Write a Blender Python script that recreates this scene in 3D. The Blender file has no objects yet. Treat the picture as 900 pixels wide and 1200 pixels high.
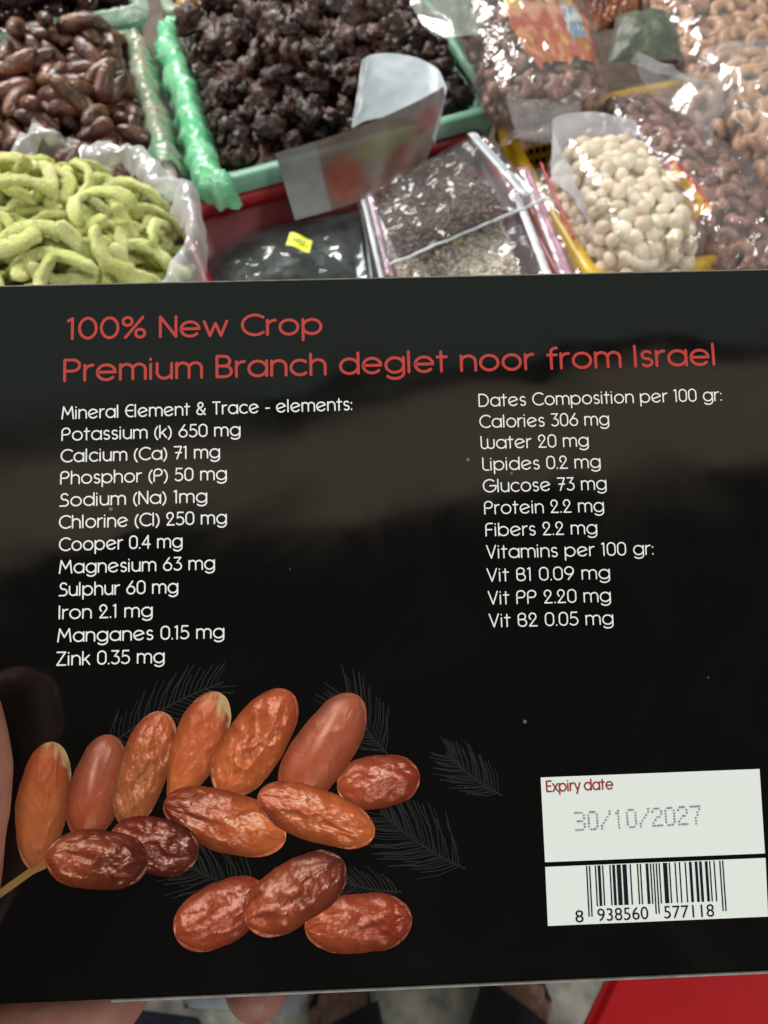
import bpy, bmesh, math, random
import numpy as np
from mathutils import Vector, Matrix, noise as mnoise

# ---------------------------------------------------------------- camera, world, light
scene = bpy.context.scene
col = scene.collection
rng = random.Random(7)
PITCH = math.radians(55)
FW = Vector((0, math.cos(PITCH), -math.sin(PITCH)))
UP = Vector((0, math.sin(PITCH), math.cos(PITCH)))
RT = Vector((1, 0, 0))
CAM = Vector((0, 0, 1.35))

cam_data = bpy.data.cameras.new('camera')
cam = bpy.data.objects.new('camera', cam_data)
col.objects.link(cam)
cam.matrix_world = Matrix((
    (RT.x, UP.x, -FW.x, CAM.x), (RT.y, UP.y, -FW.y, CAM.y), (RT.z, UP.z, -FW.z, CAM.z), (0, 0, 0, 1)))
cam_data.sensor_fit = 'HORIZONTAL'
cam_data.sensor_width = 27.0
cam_data.lens = 27.0
cam_data.clip_start = 0.01
cam_data.clip_end = 100
cam_data.dof.use_dof = True
cam_data.dof.focus_distance = 0.178
cam_data.dof.aperture_fstop = 26.0
scene.camera = cam
scene.view_settings.view_transform = 'Standard'
scene.view_settings.look = 'None'
scene.view_settings.exposure = 0
scene.view_settings.gamma = 1
scene.cycles.transparent_max_bounces = 24
scene.cycles.max_bounces = 8

world = bpy.data.worlds.new('World')
scene.world = world
world.use_nodes = True
bg = world.node_tree.nodes['Background']
bg.inputs[0].default_value = (0.9, 1.0, 0.95, 1)
bg.inputs[1].default_value = 0.035

def area_light(name, loc, target, sx, sy, power, color, roll=0.0):
    d = bpy.data.lights.new(name, 'AREA')
    d.shape = 'RECTANGLE'; d.size = sx; d.size_y = sy; d.energy = power; d.color = color
    o = bpy.data.objects.new(name, d); col.objects.link(o)
    o.location = loc
    q = (Vector(target) - Vector(loc)).to_track_quat('-Z', 'Y')
    o.rotation_euler = (q.to_matrix() @ Matrix.Rotation(roll, 3, 'Z')).to_euler()
    return o
# soft light that comes down through the market roof, and from behind the stall; other lamps are added
area_light('roof_light', (0, 1.16, 2.75), (0, 1.17, 0), 4.2, 2.72, 11.5, (0.78, 1.0, 0.87), math.radians(8))
area_light('side_fill_left', (-1.75, 0.35, 2.35), (0, 0.4, 1.0), 0.8, 0.4, 26, (1.0, 0.98, 0.93))  # unseen fill, added to brighten the carton outside its mirror angle
area_light('side_fill_right', (1.8, 0.1, 2.3), (0, 0.3, 1.0), 0.8, 0.4, 22, (1.0, 0.97, 0.92))  # second added fill, from the right
area_light('back_light', (-0.75, 1.85, 2.45), (0.1, 0.7, 1.0), 1.1, 0.6, 60, (1.0, 0.97, 0.91))
area_light('warm_reflection_strip', (0.0, -0.31, 2.45), (0.0, -0.30, 0), 4.0, 0.2, 1.75, (1.0, 0.80, 0.56), math.radians(9.5))  # added strip that makes the brown band reflected in the carton
area_light('floor_fill', (0.5, -2.3, 1.75), (0.2, 0.1, 0.2), 1.6, 0.5, 30, (1.0, 0.99, 0.95))  # unseen fill behind the camera, added to brighten the floor

# ---------------------------------------------------------------- helpers
def camP(px, py, t):
    return CAM + t * (FW + (px - 450) / 900 * RT + (600 - py) / 900 * UP)
def at(px, py, z):
    d = FW + (px - 450) / 900 * RT + (600 - py) / 900 * UP
    return CAM + d * ((z - CAM.z) / d.z)
def tag(o, label=None, cat=None, group=None, kind=None):
    if label: o['label'] = label
    if cat: o['category'] = cat
    if group: o['group'] = group
    if kind: o['kind'] = kind
    return o
def mesh(name, verts, faces, m=None, smooth=True):
    me = bpy.data.meshes.new(name)
    me.from_pydata([tuple(v) for v in verts], [], faces)
    me.update()
    if m: me.materials.append(m)
    if smooth: me.polygons.foreach_set('use_smooth', [True] * len(me.polygons))
    return me
def obj(name, me, parent=None, loc=None):
    o = bpy.data.objects.new(name, me)
    col.objects.link(o)
    if parent: o.parent = parent
    if loc is not None: o.location = loc
    return o
def empty(name, loc=(0, 0, 0)):
    o = bpy.data.objects.new(name, None)
    o.empty_display_size = 0.02
    col.objects.link(o); o.location = loc
    return o
def wobj(name, verts, faces, m, parent=None, smooth=True):
    """verts given in world space; the object's origin goes to the base centre (or the parent's)"""
    vs = [Vector(v) for v in verts]
    if parent is None:
        c = Vector((sum(v.x for v in vs) / len(vs), sum(v.y for v in vs) / len(vs), min(v.z for v in vs)))
    else:
        c = Vector(parent.location)
    o = obj(name, mesh(name, [v - c for v in vs], faces, m, smooth), parent, None if parent else c)
    return o
class MB:
    def __init__(s): s.v = []; s.f = []
    def add(s, v, f):
        n = len(s.v); s.v += [Vector(x) for x in v]; s.f += [tuple(i + n for i in q) for q in f]
    def grid(s, P, nu, nv, wrapu=False):
        n = len(s.v); s.v += [Vector(p) for p in P]
        for j in range(nv - 1):
            for i in range(nu if wrapu else nu - 1):
                a = n + j * nu + i; b = n + j * nu + (i + 1) % nu
                s.f.append((a, b, b + nu, a + nu))
    def tube(s, pts, rad, n=12, caps=True, flat=1.0, upv=None):
        """tapered tube with round ends along pts"""
        pts = [Vector(p) for p in pts]
        m = len(pts)
        if not hasattr(rad, '__len__'): rad = [rad] * m
        rings = []
        T = [(pts[min(i + 1, m - 1)] - pts[max(i - 1, 0)]).normalized() for i in range(m)]
        ref = Vector(upv) if upv else (Vector((0, 0, 1)) if abs(T[0].z) < .9 else Vector((1, 0, 0)))
        seq = []
        if caps:
            for k in range(4):
                a = math.pi / 2 * (1 - k / 4)
                seq.append((pts[0] - T[0] * rad[0] * math.sin(a), max(rad[0] * math.cos(a), rad[0] * .02), T[0]))
        for i in range(m): seq.append((pts[i], rad[i], T[i]))
        if caps:
            for k in range(1, 5):
                a = math.pi / 2 * k / 4
                seq.append((pts[-1] + T[-1] * rad[-1] * math.sin(a), max(rad[-1] * math.cos(a), rad[-1] * .02), T[-1]))
        P = []
        for p, r, t in seq:
            x = ref - t * ref.dot(t); x.normalize(); y = t.cross(x); ref = x
            for q in range(n):
                a = 2 * math.pi * q / n
                P.append(p + x * r * flat * math.cos(a) + y * r * math.sin(a))
        b = len(s.v)
        s.grid(P, n, len(seq), True)
        s.f.append(tuple(b + q for q in reversed(range(n))))
        e = b + (len(seq) - 1) * n
        s.f.append(tuple(e + q for q in range(n)))
    def box(s, c, sx, sy, sz):
        c = Vector(c)
        v = [c + Vector((x * sx / 2, y * sy / 2, z * sz / 2)) for z in (-1, 1) for y in (-1, 1) for x in (-1, 1)]
        s.add(v, [(0, 2, 3, 1), (4, 5, 7, 6), (0, 1, 5, 4), (2, 6, 7, 3), (0, 4, 6, 2), (1, 3, 7, 5)])
def spline(pts, n):
    """Catmull-Rom resampling"""
    pts = [Vector(p) for p in pts]; m = len(pts) - 1; out = []
    for k in range(n + 1):
        u = k / n * m; i = min(int(u), m - 1); t = u - i
        p0, p1, p2, p3 = pts[max(i - 1, 0)], pts[i], pts[i + 1], pts[min(i + 2, m)]
        out.append(.5 * ((2 * p1) + (p2 - p0) * t + (2 * p0 - 5 * p1 + 4 * p2 - p3) * t * t + (3 * p1 - p0 - 3 * p2 + p3) * t ** 3))
    return out
def lerp(a, b, t): return a + (b - a) * t
def fb(p, sc, o=3): return mnoise.fractal(Vector(p) * sc, 1.0, 2.0, o)

# ---------------------------------------------------------------- materials
def nt_of(name):
    m = bpy.data.materials.new(name); m.use_nodes = True
    nt = m.node_tree; return m, nt, nt.nodes, nt.links, nt.nodes['Principled BSDF']
def mat(name, c1, c2=None, rough=.5, scale=60, bump=0, bscale=200, bdist=.001, coat=0, rand=0, spec=.5, detail=4, sss=0, hue=0, trans=0, lo=.35, hi=.65):
    m, nt, N, L, B = nt_of(name)
    tc = N.new('ShaderNodeTexCoord')
    if c2 is None: c2 = tuple(x * .8 for x in c1)
    n = N.new('ShaderNodeTexNoise'); n.inputs['Scale'].default_value = scale; n.inputs['Detail'].default_value = detail
    L.new(tc.outputs['Object'], n.inputs['Vector'])
    r = N.new('ShaderNodeValToRGB')
    r.color_ramp.elements[0].position = lo; r.color_ramp.elements[1].position = hi
    r.color_ramp.elements[0].color = (*c1, 1); r.color_ramp.elements[1].color = (*c2, 1)
    oi = None
    if rand or hue:
        oi = N.new('ShaderNodeObjectInfo')
        add = N.new('ShaderNodeVectorMath'); add.operation = 'ADD'
        L.new(tc.outputs['Object'], add.inputs[0]); L.new(oi.outputs['Random'], add.inputs[1]); L.new(add.outputs[0], n.inputs['Vector'])
    L.new(n.outputs['Fac'], r.inputs[0])
    out = r.outputs[0]
    if oi:
        h = N.new('ShaderNodeHueSaturation')
        mr = N.new('ShaderNodeMapRange'); mr.inputs[3].default_value = 1 - rand; mr.inputs[4].default_value = 1 + rand
        L.new(oi.outputs['Random'], mr.inputs[0]); L.new(mr.outputs[0], h.inputs['Value'])
        mh = N.new('ShaderNodeMapRange'); mh.inputs[3].default_value = .5 - hue; mh.inputs[4].default_value = .5 + hue
        w = N.new('ShaderNodeMath'); w.operation = 'FRACT'; k = N.new('ShaderNodeMath'); k.operation = 'MULTIPLY'; k.inputs[1].default_value = 7.31
        L.new(oi.outputs['Random'], k.inputs[0]); L.new(k.outputs[0], w.inputs[0]); L.new(w.outputs[0], mh.inputs[0]); L.new(mh.outputs[0], h.inputs['Hue'])
        L.new(out, h.inputs['Color']); out = h.outputs[0]
    L.new(out, B.inputs['Base Color'])
    B.inputs['Roughness'].default_value = rough
    B.inputs['Specular IOR Level'].default_value = spec
    B.inputs['Coat Weight'].default_value = coat
    B.inputs['Coat Roughness'].default_value = .12
    if sss:
        B.inputs['Subsurface Weight'].default_value = sss
        B.inputs['Subsurface Radius'].default_value = (1, .4, .2); B.inputs['Subsurface Scale'].default_value = .004
    if bump:
        n2 = N.new('ShaderNodeTexNoise'); n2.inputs['Scale'].default_value = bscale; n2.inputs['Detail'].default_value = 5
        L.new(tc.outputs['Object'], n2.inputs['Vector'])
        b = N.new('ShaderNodeBump'); b.inputs['Strength'].default_value = bump; b.inputs['Distance'].default_value = bdist
        L.new(n2.outputs['Fac'], b.inputs['Height']); L.new(b.outputs[0], B.inputs['Normal'])
    return m
def film(name, milk=.06, tint=(.9, .9, .92), gloss=.16, rough=.09, bump=.6, bscale=60, bdist=.004):
    """clear plastic film: see-through, a faint milky body and a crinkled shine"""
    m, nt, N, L, B = nt_of(name)
    out = N['Material Output']; N.remove(B)
    tr = N.new('ShaderNodeBsdfTransparent'); tr.inputs[0].default_value = (*[min(1, x + .08) for x in tint], 1)
    df = N.new('ShaderNodeBsdfDiffuse'); df.inputs[0].default_value = (*tint, 1)
    gloss, bump = gloss * .13, bump * .5
    gl = N.new('ShaderNodeBsdfGlossy'); gl.inputs['Roughness'].default_value = rough
    tc = N.new('ShaderNodeTexCoord'); n = N.new('ShaderNodeTexNoise'); n.inputs['Scale'].default_value = bscale
    n.inputs['Detail'].default_value = 3; n.inputs['Distortion'].default_value = .6
    L.new(tc.outputs['Object'], n.inputs['Vector'])
    b = N.new('ShaderNodeBump'); b.inputs['Strength'].default_value = bump; b.inputs['Distance'].default_value = bdist
    L.new(n.outputs['Fac'], b.inputs['Height']); L.new(b.outputs[0], gl.inputs['Normal'])
    lw = N.new('ShaderNodeLayerWeight'); lw.inputs['Blend'].default_value = .35; L.new(b.outputs[0], lw.inputs['Normal'])
    ml = N.new('ShaderNodeMath'); ml.operation = 'MULTIPLY_ADD'; ml.inputs[1].default_value = .075; ml.inputs[2].default_value = gloss
    L.new(lw.outputs['Fresnel'], ml.inputs[0])
    m1 = N.new('ShaderNodeMixShader'); m1.inputs[0].default_value = milk
    L.new(tr.outputs[0], m1.inputs[1]); L.new(df.outputs[0], m1.inputs[2])
    m2 = N.new('ShaderNodeMixShader'); L.new(ml.outputs[0], m2.inputs[0]); L.new(m1.outputs[0], m2.inputs[1]); L.new(gl.outputs[0], m2.inputs[2])
    L.new(m2.outputs[0], out.inputs[0])
    return m
SP = .6
PR = .10     # gloss of the laminated carton and of the ink on it
def ink(name, c):
    m, nt, N, L, B = nt_of(name)
    B.inputs['Base Color'].default_value = (*c, 1); B.inputs['Roughness'].default_value = PR; B.inputs['Specular IOR Level'].default_value = SP
    return m

M = {}
# laminated black carton: faint tone variation, tiny specks of dust, slightly uneven gloss
def carton_mat():
    m, nt, N, L, B = nt_of('black_laminate')
    tc = N.new('ShaderNodeTexCoord')
    v = N.new('ShaderNodeTexVoronoi'); v.inputs['Scale'].default_value = 95
    L.new(tc.outputs['Object'], v.inputs['Vector'])
    ramp = N.new('ShaderNodeValToRGB'); ramp.color_ramp.elements[0].position = .028; ramp.color_ramp.elements[1].position = .05
    ramp.color_ramp.elements[0].color = (1, 1, 1, 1); ramp.color_ramp.elements[1].color = (0, 0, 0, 1)
    L.new(v.outputs['Distance'], ramp.inputs[0])
    sep = N.new('ShaderNodeSeparateColor'); L.new(v.outputs['Color'], sep.inputs[0])
    gt = N.new('ShaderNodeMath'); gt.operation = 'GREATER_THAN'; gt.inputs[1].default_value = .86; L.new(sep.outputs[0], gt.inputs[0])
    mu = N.new('ShaderNodeMath'); mu.operation = 'MULTIPLY'; L.new(ramp.outputs[0], mu.inputs[0]); L.new(gt.outputs[0], mu.inputs[1])
    mu2 = N.new('ShaderNodeMath'); mu2.operation = 'MULTIPLY'; mu2.inputs[1].default_value = .5; L.new(mu.outputs[0], mu2.inputs[0])
    mix = N.new('ShaderNodeMix'); mix.data_type = 'RGBA'
    mix.inputs[6].default_value = (.0035, .003, .0028, 1); mix.inputs[7].default_value = (.3, .28, .26, 1)
    L.new(mu2.outputs[0], mix.inputs[0]); L.new(mix.outputs[2], B.inputs['Base Color'])
    n = N.new('ShaderNodeTexNoise'); n.inputs['Scale'].default_value = 26; n.inputs['Detail'].default_value = 8; n.inputs['Distortion'].default_value = 1.2
    L.new(tc.outputs['Object'], n.inputs['Vector'])
    mr = N.new('ShaderNodeMapRange'); mr.inputs[1].default_value = .35; mr.inputs[2].default_value = .65; mr.inputs[3].default_value = .045; mr.inputs[4].default_value = .16
    L.new(n.outputs['Fac'], mr.inputs[0]); L.new(mr.outputs[0], B.inputs['Roughness'])
    B.inputs['Specular IOR Level'].default_value = SP
    b = N.new('ShaderNodeBump'); b.inputs['Strength'].default_value = .42; b.inputs['Distance'].default_value = .002
    n3 = N.new('ShaderNodeTexNoise'); n3.inputs['Scale'].default_value = 17; n3.inputs['Detail'].default_value = 1.5; n3.inputs['Distortion'].default_value = .5
    L.new(tc.outputs['Object'], n3.inputs['Vector']); L.new(n3.outputs['Fac'], b.inputs['Height']); L.new(b.outputs[0], B.inputs['Normal'])
    return m
M['carton'] = carton_mat()
M['paper_edge'] = mat('paper_edge', (.27, .255, .23), (.18, .17, .155), .7, 300)
M['ink_white'] = ink('ink_white', (.82, .84, .84))
M['ink_red'] = ink('ink_red', (.47, .05, .045))
M['ink_darkred'] = ink('ink_darkred', (.30, .03, .03))
M['ink_black'] = ink('ink_black', (.012, .012, .018))
M['ink_grey'] = ink('ink_grey', (.26, .27, .28))
M['label_white'] = ink('label_white', (.76, .81, .78))
M['ink_leaf'] = ink('ink_leaf', (.021, .022, .021))
M['ink_stem'] = ink('ink_stem', (.30, .17, .05))
def print_mat():
    m, nt, N, L, B = nt_of('printed_picture')
    a = N.new('ShaderNodeVertexColor'); a.layer_name = 'print'
    L.new(a.outputs[0], B.inputs['Base Color']); B.inputs['Roughness'].default_value = PR; B.inputs['Specular IOR Level'].default_value = SP
    return m
M['print'] = print_mat()

# ---------------------------------------------------------------- the carton and its printing
BX = Vector((.99929592, .02907687, -.02371093))     # carton axes in camera space (right, up, back)
BY = Vector((-.0314992, .99352421, -.10916709))
BZ = Vector((.02038314, .1098371, .99374058))
c2w = Matrix(((RT.x, UP.x, -FW.x), (RT.y, UP.y, -FW.y), (RT.z, UP.z, -FW.z)))
DIST = .18
box = empty('date_box')
bm_ = Matrix.Identity(4)
for k, ax in enumerate((BX, BY, BZ)):
    w = c2w @ ax
    for r in range(3): bm_[r][k] = w[r]
boxc = c2w @ Vector((0, 0, -DIST)) + CAM
for r in range(3): bm_[r][3] = boxc[r]
box.matrix_world = bm_
tag(box, 'glossy black carton in front with red heading, white lists, pictured dates and barcode', 'date box')
def P(px, py):
    """photo position -> (u, v) on the carton's front panel"""
    d = Vector(((px - 450) / 900, (600 - py) / 900, -1.0))
    o = Vector((0, 0, -DIST))
    t = BZ.dot(o) / BZ.dot(d)
    q = d * t - o
    return Vector((q.dot(BX), q.dot(BY)))
PXM = DIST / 900
def front(name, V, F, m, z, parent=box, smooth=False):
    return obj(name, mesh(name, [(v[0], v[1], (v[2] if len(v) > 2 else 0) + z) for v in V], F, m, smooth), parent)
TH = .034
tl, tr_, br_, bl = P(-28, 333.5), P(965, 317.5), P(965, 1135), P(-28, 1179)
u0, u1 = (tl.x + bl.x) / 2, (tr_.x + br_.x) / 2
v1, v0 = (P(0, 333.5).y + P(900, 318.5).y) / 2, (P(0, 1178).y + P(900, 1139).y) / 2
def rounded_panel(u0, u1, v0, v1, z0, z1, r=.0006):
    b = bmesh.new()
    bmesh.ops.create_cube(b, size=1)
    for v in b.verts:
        v.co = Vector((lerp(u0, u1, v.co.x + .5), lerp(v0, v1, v.co.y + .5), lerp(z0, z1, v.co.z + .5)))
    bmesh.ops.bevel(b, geom=list(b.edges), offset=r, segments=3, affect='EDGES')
    me = bpy.data.meshes.new('carton_body'); b.to_mesh(me); b.free()
    return me
me = rounded_panel(u0, u1, v0, v1, -TH, 0); me.materials.append(M['carton']); obj('carton_body', me, box)
# raw paper edge of the lid flap along the bottom and top
for (name, va, vb, za, zb) in (('flap_edge', v0 - .0005, v0 - .0001, -.0012, -.0001), ('flap_edge', v1 + .0001, v1 + .0004, -.0013, -.0003)):
    me = rounded_panel(u0 + .031 if va < 0 else u0 + .002, u1 - .0005, va, vb, za, zb, .0001); me.name = name
    me.materials.append(M['paper_edge']); obj(name, me, box)

# ---- a single-stroke typeface
def arc(cx, cy, rx, ry, a0, a1, n=None):
    n = n or max(4, int(abs(a1 - a0) / 12))
    return [(cx + rx * math.cos(math.radians(a0 + (a1 - a0) * k / n)), cy + ry * math.sin(math.radians(a0 + (a1 - a0) * k / n))) for k in range(n + 1)]
def circ(cx, cy, rx, ry): return arc(cx, cy, rx, ry, 0, 360, 30)
X = .72; Rr = .36
o_ = circ(Rr, Rr, Rr, Rr)
GL = {
 'a': (.72, [o_, [(.72, .72), (.72, 0)]]), 'b': (.72, [o_, [(0, 1), (0, 0)]]), 'c': (.6, [arc(Rr, Rr, Rr, Rr, 48, 312)]),
 'd': (.72, [o_, [(.72, 1), (.72, 0)]]), 'e': (.72, [[(.03, .26)] + arc(Rr, Rr, Rr, Rr, 22, 322)]),
 'f': (.34, [[(.14, 0)] + arc(.34, .8, .2, .2, 180, 90) + [(.38, 1.0)], [(0, .66), (.36, .66)]]),
 'g': (.72, [o_, [(.72, .72)] + arc(.36, -.02, .36, .28, 0, -145)]),
 'h': (.58, [[(0, 1), (0, 0)], [(0, .4)] + arc(.29, .43, .29, .29, 180, 0) + [(.58, 0)]]),
 'i': (.02, [[(.01, .7), (.01, 0)], [(.01, .93), (.01, .95)]]), 'k': (.48, [[(0, 1), (0, 0)], [(.46, .72), (.02, .3)], [(.17, .44), (.5, 0)]]),
 'l': (.02, [[(.01, 1), (.01, 0)]]),
 'm': (1.0, [[(0, .72), (0, 0)], [(0, .4)] + arc(.25, .47, .25, .25, 180, 0) + [(.5, 0)], [(.5, .44)] + arc(.75, .47, .25, .25, 180, 0) + [(1.0, 0)]]),
 'n': (.58, [[(0, .72), (0, 0)], [(0, .4)] + arc(.29, .43, .29, .29, 180, 0) + [(.58, 0)]]), 'o': (.72, [o_]),
 'p': (.72, [o_, [(0, .72), (0, -.3)]]), 'r': (.3, [[(0, .72), (0, 0)], [(0, .4)] + arc(.3, .42, .3, .3, 180, 85)]),
 's': (.42, [arc(.22, .54, .19, .18, 35, 265) + arc(.22, .18, .2, .18, 85, -145)]),
 't': (.34, [[(.14, .95), (.14, 0)], [(-.02, .7), (.36, .7)]]), 'u': (.58, [[(0, .72)] + arc(.29, .29, .29, .29, 180, 360) + [(.58, .3)], [(.58, .72), (.58, 0)]]),
 'v': (.56, [[(0, .72), (.28, 0), (.56, .72)]]), 'w': (.9, [[(0, .72), (.23, 0), (.45, .62), (.67, 0), (.9, .72)]]), 'x': (.5, [[(0, .72), (.5, 0)], [(.5, .72), (0, 0)]]),
 'y': (.58, [[(0, .72), (.29, .05)], [(.58, .72), (.2, -.3)]]),
 'M': (.92, [[(0, 0), (.12, 1), (.46, .34), (.8, 1), (.92, 0)]]),
 'P': (.6, [[(0, .0), (0, .72)] + arc(.28, .72, .28, .28, 180, 90) + arc(.32, .73, .27, .27, 90, -90) + [(.0, .46)]]),
 'C': (.8, [arc(.5, .5, .5, .5, 48, 312)]), 'S': (.56, [arc(.3, .75, .24, .25, 30, 262) + arc(.29, .26, .27, .26, 82, -100) + [(-.02, 0)]]),
 'Z': (.62, [[(0, 1), (.6, 1), (0, 0), (.62, 0)]]), 'I': (.02, [[(.01, 1), (.01, 0)]]), 'N': (.62, [[(0, 0), (0, 1), (.62, 0), (.62, 1)]]),
 'T': (.6, [[(0, 1), (.6, 1)], [(.3, 1), (.3, 0)]]), 'D': (.74, [[(0, .5), (0, 1), (.28, 1)] + arc(.28, .5, .46, .5, 90, -90) + [(0, 0), (0, .5)]]),
 'W': (1.0, [[(0, 1)] + arc(.25, .25, .25, .25, 180, 360) + [(.5, .78)], [(.5, .26)] + arc(.75, .25, .25, .25, 180, 360) + [(1.0, .72)]]),
 'L': (.4, [[(0, 1)] + arc(.24, .24, .24, .24, 180, 270) + [(.42, 0)]]),
 'G': (.94, [arc(.5, .5, .5, .5, 48, 360) + [(.52, .5)]]), 'F': (.5, [[(0, 0)] + arc(.26, .74, .26, .26, 180, 90) + [(.5, 1)], [(0, .5), (.44, .5)]]),
 'V': (.66, [[(0, 1), (.33, 0), (.66, 1)]]),
 'B': (.58, [[(0, .5), (0, .74)] + arc(.26, .74, .26, .26, 180, 90) + arc(.28, .76, .24, .24, 90, -90) + [(.03, .52)], [(.28, .52)] + arc(.32, .26, .26, .26, 90, -90) + arc(.26, .26, .26, .26, 270, 180) + [(0, .5)]]),
 'E': (.56, [arc(.42, .5, .42, .5, 68, 292), [(.0, .52), (.56, .52)]]),
 '&': (.7, [[(.68, 0), (.13, .68)] + arc(.31, .8, .2, .2, 215, -35) + [(.12, .46)] + arc(.29, .24, .27, .24, 130, 330) + [(.68, .48)]]),
 '(': (.18, [arc(.62, .38, .62, .72, 132, 228)]), ')': (.18, [arc(-.44, .38, .62, .72, 48, -48)]),
 ':': (.02, [[(.01, .02), (.01, .05)], [(.01, .56), (.01, .59)]]), '.': (.02, [[(.01, 0), (.01, .03)]]), '-': (.28, [[(0, .36), (.28, .36)]]),
 '0': (.58, [arc(.29, .7, .29, .3, 0, 180) + arc(.29, .3, .29, .3, 180, 360) + [(.58, .7)]]), '1': (.16, [[(0, .92), (.14, 1), (.14, 0)]]),
 '2': (.56, [arc(.25, .74, .24, .26, 235, -40) + [(.02, 0), (.56, 0)]]), '3': (.54, [[(.02, 1), (.5, 1), (.22, .6)] + arc(.25, .3, .3, .3, 92, -140)]),
 '4': (.62, [[(.46, 0), (.46, 1), (0, .3), (.62, .3)]]), '5': (.54, [[(.5, 1), (.1, 1), (.05, .55)] + arc(.24, .31, .31, .31, 125, -140)]),
 '6': (.6, [[(.42, 1), (.07, .48)], circ(.3, .3, .3, .3)]), '7': (.54, [[(0, 1), (.54, 1), (.2, 0)], [(.1, .5), (.54, .5)]]),
 '9': (.6, [circ(.3, .7, .3, .3), [(.57, .6), (.57, .5), (.22, 0)]]),
 '%': (.86, [circ(.18, .8, .18, .2), [(.78, 1), (.1, 0)], circ(.68, .2, .18, .2)]),
}
GH = dict(GL)          # the heading's plainer letters
GH['e'] = (.72, [[(.02, .37), (.71, .37)] + arc(Rr, Rr, Rr, Rr, 8, 318)])
GH['E'] = (.5, [[(.5, 1), (0, 1), (0, 0), (.5, 0)], [(0, .52), (.44, .52)]])
GH['P'] = (.6, [[(0, 0), (0, 1), (.32, 1)] + arc(.32, .73, .27, .27, 90, -90) + [(.0, .46)]])
GH['B'] = (.58, [[(0, .52), (0, 1), (.28, 1)] + arc(.28, .76, .24, .24, 90, -90) + [(.03, .52)], [(.28, .52)] + arc(.32, .26, .26, .26, 90, -90) + [(0, 0), (0, .52)]])
GH['0'] = (.66, [circ(.33, .5, .33, .5)])
GH['1'] = (.2, [[(0, .88), (.17, 1), (.17, 0)]])
def ribbon(pts, w):
    """flat ribbon with mitred corners and round ends, as (verts, faces)"""
    p = [Vector(q) for q in pts]
    q = [p[0]]
    for a in p[1:]:
        if (a - q[-1]).length > 1e-7: q.append(a)
    p = q; n = len(p); closed = n > 3 and (p[0] - p[-1]).length < w * .05
    if closed: p = p[:-1]; n -= 1
    Lf, Rg = [], []
    for i in range(n):
        if closed: a, b = (p[i] - p[i - 1]).normalized(), (p[(i + 1) % n] - p[i]).normalized()
        else:
            a = (p[i] - p[i - 1]).normalized() if i else (p[1] - p[0]).normalized()
            b = (p[i + 1] - p[i]).normalized() if i < n - 1 else a
        na, nb = Vector((-a.y, a.x)), Vector((-b.y, b.x))
        mm = na + nb
        if mm.length < 1e-6: mm = na
        mm.normalize(); k = min(1 / max(mm.dot(na), .3), 1.7)
        Lf.append(p[i] + mm * w / 2 * k); Rg.append(p[i] - mm * w / 2 * k)
    V = Lf + Rg; F = []
    for i in range(n if closed else n - 1):
        j = (i + 1) % n; F.append((i, n + i, n + j, j))
    if not closed:
        for e, (i, sgn) in enumerate(((0, -1), (n - 1, 1))):
            d = (p[1] - p[0]).normalized() if i == 0 else (p[-1] - p[-2]).normalized()
            a0 = math.atan2(d.y, d.x) + (math.pi / 2 if i == 0 else -math.pi / 2)
            c = len(V)
            ring = [p[i] + Vector((math.cos(a0 + math.pi * k / 6), math.sin(a0 + math.pi * k / 6))) * w / 2 for k in range(1, 6)]
            V += ring
            F.append(tuple([i if i == 0 else n + i] + list(range(c, c + 5)) + [n + i if i == 0 else i]))
    return V, F
def split_sharp(path):
    out, cur = [], [path[0]]
    for i in range(1, len(path) - 1):
        cur.append(path[i])
        a, b = Vector(path[i]) - Vector(path[i - 1]), Vector(path[i + 1]) - Vector(path[i])
        if a.length > .12 and b.length > .12 and a.normalized().dot(b.normalized()) < .25:
            out.append(cur); cur = [path[i]]
    cur.append(path[-1]); out.append(cur)
    return out
def text(name, s, pl, pr, cap, stroke, m, z, font=GL, gap=.2, space=.42, kern={}):
    """pl / pr: photo positions of the ends of the baseline; cap: cap height in photo pixels"""
    a, b = P(*pl), P(*pr)
    x = 0; runs = []
    for i, ch in enumerate(s):
        if ch == ' ': x += space; continue
        w, st = font[ch]
        runs.append((x, st)); x += w + gap * (1.25 if ch in 'il1I' else 1)
    tot = x - gap
    ux = (b - a); ln = ux.length; ux.normalize(); uy = Vector((-ux.y, ux.x))
    ch_ = cap * PXM * .985; sw = stroke * PXM
    kx = (ln - sw) / tot
    V, F = [], []; lay = 0
    for x0, st in runs:
        for path in [q for s_ in st for q in split_sharp(s_)]:
            pts = [a + ux * (sw / 2 + (x0 + q[0]) * kx) + uy * (sw / 2 + q[1] * (ch_ - sw)) for q in path]
            v, f = ribbon(pts, sw)
            n = len(V); V += [(q.x, q.y, lay * 2e-6) for q in v]; F += [tuple(i + n for i in ff) for ff in f]
            lay = (lay + 1) % 4
    return front(name, V, F, m, z)
text('heading', '100% New Crop', (78, 398.6), (378, 392.5), 28.5, 3.5, M['ink_red'], .00006, GH, .2)
text('heading', 'Premium Branch deglet noor from Israel', (74, 448), (840, 428.5), 29, 3.5, M['ink_red'], .00006, GH, .2)
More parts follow.
